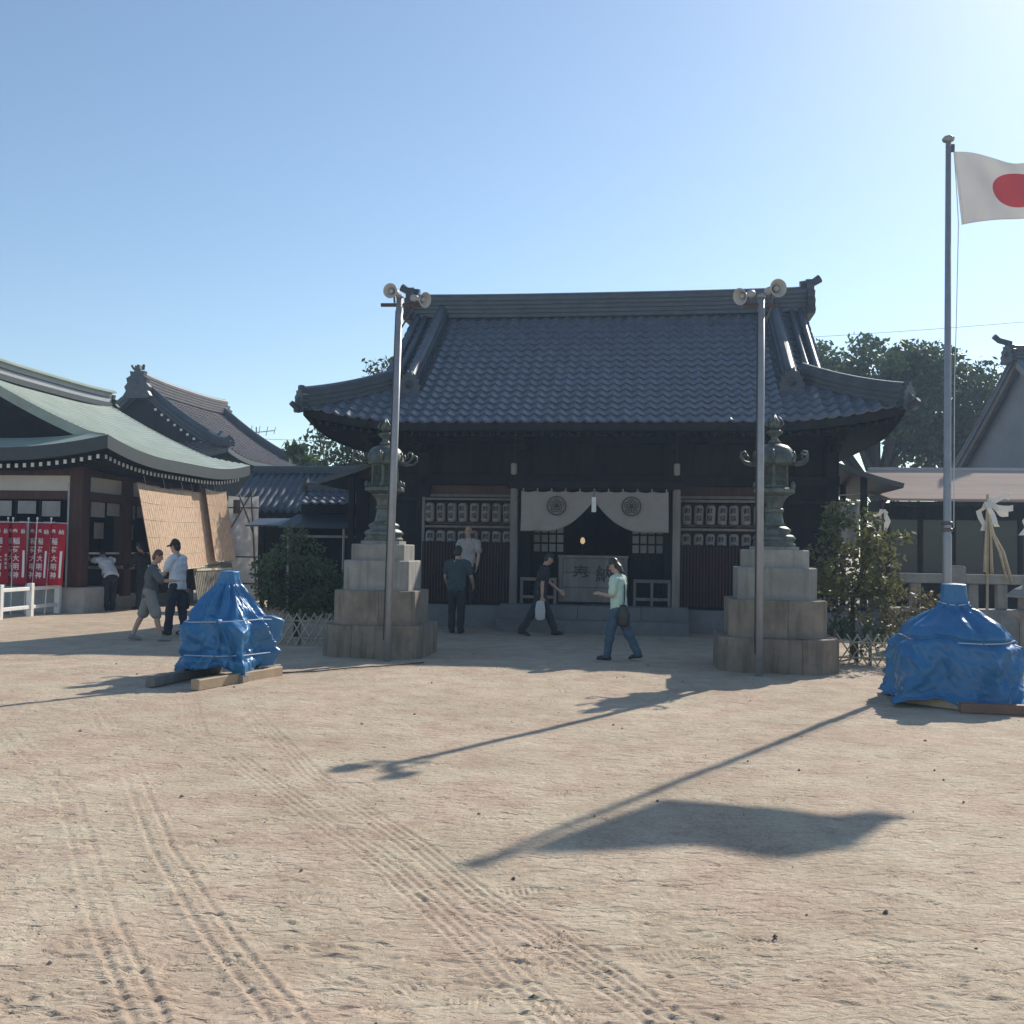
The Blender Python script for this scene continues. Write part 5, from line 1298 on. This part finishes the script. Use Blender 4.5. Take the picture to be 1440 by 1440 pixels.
def vegetation():
    G = 'trees behind the shrine hall'
    tree('broadleaf_tree', 'large dark evergreen tree whose trunk forks above the low wing roof', 'tree', (14.0, 38.5), 4.6, [(-.8, 0, 8.3, 3.5, 2.4, 1.8), (1.4, .3, 7.6, 2.4, 2.0, 1.7), (-2.4, 0, 7.2, 1.9, 1.5, 1.5)], 'leaf_dark', 230, .62, 330, .23, 3, .3, G, (.2, 0))
    tree('broadleaf_tree', 'dark rounded tree next to the gabled house', 'tree', (17.0, 39.0), 4.0, [(0, 0, 7.7, 2.1, 1.8, 1.9), (.8, 0, 6.2, 1.6, 1.4, 1.4), (-.8, 0, 6.0, 1.5, 1.4, 1.0)], 'leaf_dark', 130, .6, 330, .22, 7, .24, G)
    tree('broadleaf_tree', 'thin airy tree showing sky below the dark crowns', 'tree', (15.6, 43), 3.2, [(-1.2, 0, 4.4, 2.6, 1.4, 1.5), (1.8, 0, 4.2, 2.0, 1.2, 1.4)], 'leaf_mid', 44, .55, 70, .22, 13, .16, G)
    tree('broadleaf_tree', 'small dark tree beside the hall eave and the tiled temple roof', 'tree', (-6.6, 37.5), 3.0, [(0, 0, 5.0, 1.3, 1.1, 1.5), (1.5, 0, 4.7, 1.3, 1, 1.4), (-.6, 0, 3.7, 1, .9, 1)], 'leaf_dark', 75, .5, 260, .2, 17, .16, G)
    tree('broadleaf_tree', 'loose leafed tree showing bright sky between its leaves under the hall eave', 'tree', (-4.4, 38.5), 3.0, [(0, 0, 4.6, 1.6, 1.1, 1.2), (1.6, 0, 4.0, 1.4, 1, 1.3)], 'leaf_mid', 46, .5, 150, .22, 19, .15, G)
    tree('broadleaf_tree', 'tall tree whose leaf tuft shows beside the roof verge', 'tree', (-4.2, 35.5), 5.6, [(-.52, 0, 8.1, .42, .4, .45), (.5, 0, 6.9, 1.2, 1, 1.3)], 'leaf_dark', 30, .45, 260, .2, 23, .14, G)
    tree('palm_shrub', 'spiky dark conifer rising before the small tree', 'tree', (-7.6, 35.5), 3.4, [(0, 0, 4.4, .5, .5, .9)], 'leaf_dark', 18, .35, 330, .26, 29, .1)
    S = 'shrubs by the pedestals'
    tree('shrub', 'dense dark green shrub behind the bamboo lattice fence', 'shrub', (-3.75, 17.5), .7, [(-.1, 0, .95, .75, .6, .6), (.45, .1, .9, .55, .5, .55), (.1, .0, 1.5, .38, .35, .38)], 'leaf_mid', 60, .22, 1500, .085, 31, .04, S)
    tree('shrub', 'low dark shrub between the lattice fence and the pedestal', 'shrub', (-2.95, 17.3), .5, [(0, 0, .6, .4, .4, .45)], 'leaf_dark', 22, .2, 1400, .08, 37, .03, S)
    tree('small_tree', 'sparse yellowing young tree beside the granite pedestal', 'tree', (5.35, 15.6), 1.0, [(-.05, 0, 1.55, .6, .5, .62), (.45, 0, 1.9, .42, .35, .4), (-.25, 0, 2.05, .35, .3, .35), (.2, 0, .95, .5, .45, .4)], 'leaf_olive', 75, .2, 1300, .095, 41, .045, S)
    tree('shrub', 'low yellow brown shrub behind the squat tarpaulin', 'shrub', (5.85, 14.6), .5, [(.05, 0, .72, .4, .35, .35), (.2, 0, .95, .25, .22, .2)], 'leaf_yel', 30, .17, 1300, .075, 43, .03, S)
    tree('shrub', 'small dark shrub inside the lattice fence by the yellowing tree', 'shrub', (5.2, 15.0), .35, [(0, 0, .45, .42, .35, .3)], 'leaf_dark', 20, .17, 1200, .08, 47, .03, S)
vegetation()

def lattice_fence(loc, rz, L, label, h=.52):
    t = thing('bamboo_fence', label, 'fence', (*loc, 0), rz, 'bamboo lattice fences')
    for x in (0, L/2, L): MB().tube([(x, 0, -.05), (x, 0, h+.06)], .024, 7).build('post', 'bamboo_dark', t)
    for z in (.12, h-.12): MB().tube([(0, -.025, z), (L, -.025, z)], .014, 6).build('rail', 'bamboo', t)
    n = int(L/.14)
    for i in range(-2, n+1):
        for sg in (1, -1):
            x0 = .14*i+.02; x1 = x0+.30
            a, b = (x0, .01), (x1, h)
            if sg < 0: a, b = (x1, .01), (x0, h)
            if min(a[0], b[0]) < -.04 or max(a[0], b[0]) > L+.04: continue
            MB().tube([(a[0], -.045-.015*sg, a[1]), (b[0], -.045-.015*sg, b[1])], .011, 5).build('bamboo_slat', 'bamboo', t)
lattice_fence((-4.05, 16.35), R_(-6), 1.25, 'bamboo lattice fence before the dense green shrub')
lattice_fence((4.75, 14.62), R_(-8), 1.0, 'bamboo lattice fence beside the yellowing young tree', .46)

# ------------------------------------------------------------------ people
def remesh(name, mb, vox, m, parent, it=3, fac=.5):
    me = mb.mesh(name+'_raw'); ob = bpy.data.objects.new('tmp', me); C.objects.link(ob)
    md = ob.modifiers.new('r', 'REMESH'); md.mode = 'VOXEL'; md.voxel_size = vox; md.adaptivity = 0
    if it:
        sm = ob.modifiers.new('s', 'SMOOTH'); sm.iterations = it; sm.factor = fac
    dg = bpy.context.evaluated_depsgraph_get(); dg.update()
    out = bpy.data.meshes.new_from_object(ob.evaluated_get(dg)); out.name = name; out.materials.clear()
    bpy.data.objects.remove(ob); bpy.data.meshes.remove(me)
    if name in ('shirt', 'trousers'):      # cloth creases
        n = len(out.vertices); co = np.empty(n*3, np.float32); out.vertices.foreach_get('co', co); co = co.reshape(-1, 3)
        no = np.empty(n*3, np.float32); out.vertices.foreach_get('normal', no); no = no.reshape(-1, 3)
        s1 = 3 + len(_glyph) % 5 + int(abs(co[0, 0])*1e4) % 40
        f = vnoise(co[:, 0]+co[:, 1]*.6+co[:, 2]*.35, co[:, 2]-co[:, 0]*.5, .07, s1)*.026 + (1-2*np.abs(vnoise(co[:, 0]*.8-co[:, 1], co[:, 2]*.8+co[:, 1]*.7, .10, s1+1))*2)*.010
        co += no*(f[:, None]*.75+.007); out.vertices.foreach_set('co', co.ravel()); out.update()
    return link(name, out, m, parent, True)
def limb(mb, pts, rad, xax=Vector((1, 0, 0)), n=14, capk=1.0):
    """closed lofted limb; rad entries are r or (rx, ry)"""
    pts = [Vector(p) for p in pts]; rings = []
    rr = [(r, r) if not isinstance(r, tuple) else r for r in rad]
    def ring(p, t, rx, ry):
        t = t.normalized(); a = xax - t*xax.dot(t)
        if a.length < 1e-3: a = Vector((0, 1, 0)) - t*t.y
        a.normalize(); b = t.cross(a)
        return [p+a*math.cos(2*math.pi*k/n)*rx+b*math.sin(2*math.pi*k/n)*ry for k in range(n)]
    t0 = pts[1]-pts[0]; t1 = pts[-1]-pts[-2]
    for ang in (75, 50, 25):
        c, s_ = math.cos(R_(ang)), math.sin(R_(ang)); m_ = min(rr[0])*capk; rings.append(ring(pts[0]-t0.normalized()*m_*s_, t0, rr[0][0]*c, rr[0][1]*c))
    for i, p in enumerate(pts):
        t = pts[min(i+1, len(pts)-1)]-pts[max(i-1, 0)]; rings.append(ring(p, t, *rr[i]))
    for ang in (25, 50, 75):
        c, s_ = math.cos(R_(ang)), math.sin(R_(ang)); m_ = min(rr[-1]); rings.append(ring(pts[-1]+t1.normalized()*m_*s_, t1, rr[-1][0]*c, rr[-1][1]*c))
    v = [x for r in rings for x in r]; f = []
    for i in range(len(rings)-1):
        for k in range(n): f.append((i*n+k, i*n+(k+1) % n, (i+1)*n+(k+1) % n, (i+1)*n+k))
    f += [tuple(range(n-1, -1, -1)), tuple(range((len(rings)-1)*n, len(rings)*n))]
    mb.add(v, f)
def person(label, loc, rz, H, legs, arms, lean=0, head=(0, 0), z0=0, top='white_shirt', sleeve=.55, bottom='navy_cloth', short=False, shoe='shoe', hair='hair', long_hair=False, bald=False, cap=None, build=1.0, extras=(), hip_z=None):
    """legs: per side (swing, knee); arms: per side (swing, spread, elbow, forearm inward)"""
    t = thing('person', label, 'person', (*loc, z0), rz, 'people in the precinct')
    h = H/1.7; b = build
    th, shk, fh = .42*h, .41*h, .075*h
    J = {}
    lo = []
    for i, (sw, kn) in enumerate(legs):
        lo.append(th*math.cos(R_(sw)) + shk*math.cos(R_(sw-kn)))
    pz = hip_z if hip_z else max(lo)+fh
    pel = Vector((0, 0, pz)); spd = Vector((0, math.sin(R_(lean)), math.cos(R_(lean))))
    back = spd.cross(Vector((1, 0, 0)))
    nk = pel + spd*.50*h; nk0 = nk
    for i, (sw, kn) in enumerate(legs):
        s = (-1, 1)[i]; hp = pel+Vector((s*.088*h, 0, -.0)); kn_ = hp+Vector((s*.01, math.sin(R_(sw))*th, -math.cos(R_(sw))*th))
        an = kn_+Vector((0, math.sin(R_(sw-kn))*shk, -math.cos(R_(sw-kn))*shk)); pitch = R_((sw-kn)*.55 if kn > 8 or sw < -5 else 0)
        if an.z < fh*1.05: pitch = 0 if sw >= -12 else R_(-18)
        ft = an+Vector((s*.015, math.cos(pitch)*.15*h, -fh*.55+math.sin(pitch)*.13*h)); hl = an+Vector((0, -.045*h, -fh*.5))
        J['leg', i] = (hp, kn_, an, ft, hl)
    for i, (sw, sp, el, inn) in enumerate(arms):
        s = (-1, 1)[i]; sh = nk+Vector((s*.175*h*b, 0, 0))-spd*.045*h
        u = Vector((s*math.sin(R_(sp)), math.sin(R_(sw+lean))*math.cos(R_(sp)), -math.cos(R_(sw+lean))*math.cos(R_(sp)))); el_ = sh+u*.29*h
        a2 = sw+lean+el; f = Vector((-s*math.sin(R_(inn))+s*math.sin(R_(sp))*.4, math.sin(R_(a2))*math.cos(R_(inn)), -math.cos(R_(a2))*math.cos(R_(inn)))).normalized(); wr = el_+f*.245*h
        J['arm', i] = (sh, el_, wr, f)
    hd = Vector((math.sin(R_(head[1])), math.sin(R_(lean+head[0])), math.cos(R_(lean+head[0])))).normalized()
    hb = nk+spd*.03*h; hc = nk+spd*.05*h+hd*.135*h+Vector((0, .015*h, 0)); hf = Vector((math.sin(R_(head[1])), math.cos(R_(lean+head[0])), -math.sin(R_(lean+head[0])))); hf = (hf-hd*hf.dot(hd)).normalized(); hx = hf.cross(hd).normalized()
    # ---- body, one continuous surface
    mb = MB()
    limb(mb, [pel-spd*.05*h, pel+spd*.07*h, pel+spd*.2*h, pel+spd*.36*h, pel+spd*.46*h], [(.15*h*b, .105*h*b), (.145*h*b, .10*h*b), (.13*h*b, .092*h*b), (.155*h*b, .105*h*b), (.12*h*b, .075*h)])
    limb(mb, [nk-spd*.06*h, nk+spd*.03*h, hc-hd*.06*h], [.062*h, .054*h, .052*h])
    limb(mb, [hc-hd*.075*h+hf*.015*h, hc-hd*.02*h, hc+hd*.05*h-hf*.008*h], [(.052*h, .066*h), (.070*h, .085*h), (.068*h, .083*h)], hx)
    limb(mb, [hc+hf*.078*h+hd*.012*h, hc+hf*.102*h-hd*.022*h], [.010*h, .0135*h])            # nose
    limb(mb, [hc-hd*.088*h+hf*.055*h, hc-hd*.075*h+hf*.06*h], [.024*h, .03*h])              # chin
    for s in (-1, 1): limb(mb, [hc+hx*s*.070*h-hd*.03*h, hc+hx*s*.076*h+hd*.015*h], [(.010*h, .014*h), (.012*h, .02*h)])
    for i in (0, 1):
        hp, k_, an, ft, hl = J['leg', i]; s = (-1, 1)[i]
        limb(mb, [hp+Vector((0, 0, .02)), hp.lerp(k_, .5), k_, k_.lerp(an, .3)+Vector((0, -.012*h, 0)), an], [.085*h*b, .07*h*b, .052*h, .053*h, .036*h])
        limb(mb, [hl, an-Vector((0, 0, fh*.35)), ft], [.03*h, .035*h, (.042*h, .024*h)])
        sh, el, wr, f = J['arm', i]
        limb(mb, [sh-Vector((s*.03*h, 0, 0)), sh.lerp(el, .4), el, el.lerp(wr, .35), wr], [.052*h*b, .045*h*b, .036*h, .036*h, .025*h])
        a, c = orth(f, Vector((s, 0, .01))); pal = c if c.length else a
        side = (Vector((0, 1, 0))-f*f.y); side = side.normalized() if side.length > .2 else Vector((1, 0, 0)); nrm = f.cross(side).normalized()
        limb(mb, [wr, wr+f*.075*h], [(.028*h, .017*h), (.04*h, .017*h)], side)
        curl = -nrm*s if (nrm*s).x*s > 0 else nrm*s
        for k in range(4):
            b0 = wr+f*.08*h+side*(k-1.5)*.021*h; l = (.062, .075, .08, .066)[k]*h
            p1 = b0+f*l*.55+curl*.008; p2 = b0+f*l*.95+curl*.026*h
            limb(mb, [b0-f*.02*h, p1, p2], [.0105*h, .0098*h, .0085*h], side, 8)
        b0 = wr+f*.03*h+side*.03*h; limb(mb, [b0, b0+f*.03*h+side*.028*h, b0+f*.06*h+side*.032*h+curl*.01], [.014*h, .0115*h, .0095*h], side, 8)
    body = remesh('body', mb, .0095*h, 'skin', t, 2)
    for s in (-1, 1):
        p = hc+hf*.079*h+hx*s*.03*h+hd*.012*h; e = MB(); e.lathe([(.002, -.008), (.009, -.004), (.011, 0), (.009, .004), (.002, .008)], 8, p); e.build('eye', 'eye', body, True)
        e = MB(); limb(e, [p+hd*.022*h-hx*.014*h+hf*.004, p+hd*.024*h+hx*.014*h+hf*.004], [.0045, .004], n=6); e.build('eyebrow', 'hair', body, True)
    e = MB(); limb(e, [hc+hf*.083*h-hd*.052*h-hx*.02*h, hc+hf*.089*h-hd*.05*h, hc+hf*.083*h-hd*.052*h+hx*.02*h], [.005, .007, .005], n=6); e.build('mouth', 'lip', body, True)
    # ---- clothes
    mb = MB()
    limb(mb, [pel-spd*.075*h, pel+spd*.06*h, pel+spd*.2*h, pel+spd*.37*h, pel+spd*.455*h, nk-spd*.012*h], [(.172*h*b, .126*h*b), (.168*h*b, .122*h*b), (.155*h*b, .112*h*b), (.176*h*b, .122*h*b), (.145*h*b, .092*h), (.07*h, .062*h)], capk=.12)
    for i in (0, 1):
        sh, el, wr, f = J['arm', i]; s = (-1, 1)[i]
        if sleeve <= 1: limb(mb, [sh-Vector((s*.06*h, 0, -.01*h)), sh, sh.lerp(el, sleeve*.6), sh.lerp(el, sleeve)], [.07*h*b, .069*h*b, .064*h*b, .064*h*b])
        else: limb(mb, [sh-Vector((s*.06*h, 0, -.01*h)), sh, el, el.lerp(wr, sleeve-1)], [.07*h*b, .066*h*b, .052*h, .043*h])
    remesh('shirt', mb, .013*h, top, t, 4)
    mb = MB()
    limb(mb, [pel-spd*.1*h, pel-spd*.0*h, pel+spd*.09*h], [(.152*h*b, .108*h*b), (.148*h*b, .106*h*b), (.13*h*b, .09*h*b)])
    for i in (0, 1):
        hp, k_, an, ft, hl = J['leg', i]
        if short: limb(mb, [hp+Vector((0, 0, .02)), hp.lerp(k_, .5), hp.lerp(k_, .93)], [.1*h*b, .094*h*b, .092*h*b])
        else: limb(mb, [hp-Vector((0, 0, .03)), hp.lerp(k_, .5), k_, k_.lerp(an, .5), k_.lerp(an, .98)], [.09*h*b, .082*h*b, .07*h, .064*h, .058*h])
    remesh('trousers', mb, .013*h, bottom, t, 4)
    for i in (0, 1):
        hp, k_, an, ft, hl = J['leg', i]; mb = MB()
        limb(mb, [hl+Vector((0, 0, .004)), an-Vector((0, -.02*h, fh*.42)), ft.lerp(an, .3), ft], [(.04*h, .036*h), (.047*h, .04*h), (.05*h, .034*h), (.048*h, .029*h)])
        limb(mb, [an-Vector((0, 0, fh*.4)), an], [.048*h, .046*h]); remesh('shoe', mb, .011*h, shoe, t, 2)
    if not bald:
        mb = MB(); limb(mb, [hc-hd*.02*h-hf*.032*h, hc+hd*.03*h-hf*.014*h, hc+hd*.064*h-hf*.006*h], [(.072*h, .066*h), (.08*h, .083*h), (.074*h, .084*h)], hx)
        if long_hair: limb(mb, [hc-hf*.03*h+hd*.03*h, hc-hf*.075*h-hd*.06*h, hc-hf*.085*h-hd*.15*h], [(.078*h, .06*h), (.08*h, .045*h), (.06*h, .03*h)], hx)
        else: limb(mb, [hc-hf*.045*h-hd*.055*h, hc-hf*.035*h], [(.06*h, .04*h), (.072*h, .055*h)], hx)
        remesh('hair', mb, .01*h, hair, t, 1)
    if cap:
        mb = MB(); limb(mb, [hc+hd*.035*h-hf*.004*h, hc+hd*.065*h, hc+hd*.088*h], [(.087*h, .098*h), (.085*h, .094*h), (.058*h, .064*h)], hx); cp = remesh('cap', mb, .009*h, cap, t, 2)
        mb = MB(); limb(mb, [hc+hd*.04*h+hf*.07*h, hc+hd*.034*h+hf*.12*h, hc+hd*.02*h+hf*.16*h], [(.07*h, .008*h), (.068*h, .008*h), (.05*h, .007*h)], hx); remesh('brim', mb, .007*h, cap, cp, 1)
    return dict(t=t, J=J, pel=pel, nk=nk, hc=hc, spd=spd, h=h, hf=hf, hd=hd)
def bag(p, mm, at_, w, hgt, d, strap=None, name='bag', rot=0):
    """a soft bag attached to the person"""
    at_ = Vector(at_); mb = MB(); limb(mb, [at_, at_-Vector((0, 0, hgt*.5)), at_-Vector((0, 0, hgt))], [(w*.38, d*.3), (w*.5, d*.5), (w*.46, d*.42)], Vector((math.cos(rot), math.sin(rot), 0)))
    o = remesh(name, mb, .012, mm, p['t'], 3)
    if strap:
        for s_ in strap: MB().tube(s_, .011, 6).build('strap', 'leather', o, True)
    return o
def people():
    # standing man looking at the hall
    p = person('man in a dark teal shirt and black trousers standing with his back turned', (-1.03, 19.05), R_(-10), 1.66, [(3, 2), (-3, 3)], [(14, 15, 32, 8), (10, 17, 38, 8)], 3, (14, 0), top='dark_teal', bottom='black_cloth', build=1.06)
    # person in white on the porch
    w = W(O, -2.62, .98)
    person('person in a pale beige top and dark trousers standing on the hall plinth', w, R_(172), 1.62, [(2, 2), (-2, 3)], [(6, 9, 16, 6), (5, 9, 18, 6)], 2, (4, 0), z0=.46, top='beige_shirt', sleeve=.62, bottom='black_cloth', bald=True, build=1.08)
    # walking man with a white bag
    p = person('man in dark clothes walking with a white plastic bag', (.56, 18.85), R_(-84), 1.64, [(24, 4), (-22, 10)], [(18, 8, 24, 4), (-22, 9, 12, 0)], 9, (18, 0), top='black_cloth', sleeve=.6, bottom='black_cloth')
    sh, el, wr, f = p['J']['arm', 1]; bag(p, 'sheet', wr+f*.08-Vector((0, .03, .02)), .2, .3, .1, name='plastic_bag', rot=1.5)
    # woman in the pale green tee
    p = person('woman in a pale mint shirt and jeans walking with a black shoulder bag', (1.60, 14.75), R_(62), 1.52, [(14, 6), (-16, 12)], [(2, 10, 96, 22), (-2, 12, 92, 22)], 2, (22, 0), top='mint_shirt', sleeve=.72, bottom='jeans', long_hair=True)
    h = p['h']; nk, pel = p['nk'], p['pel']
    path = [nk+Vector((.06*h, .0, .01)), nk+Vector((.0, -.10*h, -.06*h)), nk+Vector((-.07*h, -.145*h, -.20*h)), pel+Vector((-.14*h, -.15*h, .10*h)), pel+Vector((-.17*h, -.15*h, -.0))]
    bag(p, 'leather', pel+Vector((-.17*h, -.15*h, .0)), .12, .24, .22, [path])
    # two people talking by the office
    p = person('person in a dark grey top and khaki shorts with a mint towel, reaching out', (-6.0, 16.6), R_(-78), 1.54, [(-18, 6), (20, 8)], [(-24, 10, 8, 0), (34, 12, 52, 6)], 6, (14, 0), top='grey_cloth', sleeve=.95, bottom='khaki', short=True, shoe='khaki', hair='hair_red')
    nk, h = p['nk'], p['h']; mb = MB()
    limb(mb, [nk+Vector((.105*h, -.02, -.04*h)), nk+Vector((.11*h, .125*h, -.05*h)), nk+Vector((.10*h, .15*h, -.16*h)), nk+Vector((.09*h, .15*h, -.3*h))], [(.03, .015)]*4, Vector((1, 0, 0))); limb(mb, [nk+Vector((-.1*h, -.02, -.03*h)), nk+Vector((0, -.085*h, .0)), nk+Vector((.1*h, -.02, -.03*h))], [.022]*3)
    remesh('towel', mb, .009, 'towel', p['t'], 2)
    p = person('man in a black cap, white polo shirt and dark trousers facing left-handed neighbour'.replace(' facing left-handed neighbour', ' talking by the office'), (-5.93, 17.75), R_(74), 1.69, [(9, 4), (-5, 4)], [(18, 8, 40, 10), (-8, 9, 16, 0)], 3, (6, 0), top='white_shirt', bottom='navy_cloth', cap='black_cloth')
    sh, el, wr, f = p['J']['arm', 1]; bag(p, 'leather', wr+f*.09+Vector((.02, -.03, 0)), .26, .26, .1, [[wr+f*.06, wr+f*.1+Vector((.02, -.03, -.03))]], rot=1.5)
    # visitors at the counter
    person('visitor in a white shirt bending over the office counter', (-9.62, 23.95), R_(50), 1.62, [(-2, 2), (3, 4)], [(50, 8, 30, 8), (44, 8, 34, 8)], 38, (10, 0), top='white_shirt', bottom='black_cloth', build=1.1)
    person('visitor in black clothes standing at the office counter', (-9.05, 24.5), R_(70), 1.66, [(2, 2), (-2, 3)], [(22, 9, 50, 10), (18, 9, 54, 10)], 6, (14, 0), top='black_cloth', sleeve=1.8, bottom='black_cloth')
people()

# ------------------------------------------------------------------ thin volume added to stand in for lens glare
def lens_veil():
    mb = MB(); mb.box(-60, 60, -12, 95, -1.2, 24); o = mb.build('lens_veil', None); o['kind'] = 'stuff'
    m = bpy.data.materials.new('veil_volume'); m.use_nodes = True; n = m.node_tree; n.nodes.clear()
    v = n.nodes.new('ShaderNodeVolumePrincipled'); v.inputs['Color'].default_value = (.55, .75, 1, 1)
    v.inputs['Density'].default_value = VEIL_DENSITY; v.inputs['Anisotropy'].default_value = .35
    out = n.nodes.new('ShaderNodeOutputMaterial'); n.links.new(v.outputs[0], out.inputs['Volume'])
    o.data.materials.append(m); o['label'] = 'thin volume added over the shrine precinct in place of lens glare'; o['category'] = 'lens_veil'
VEIL_DENSITY = .0016
lens_veil()
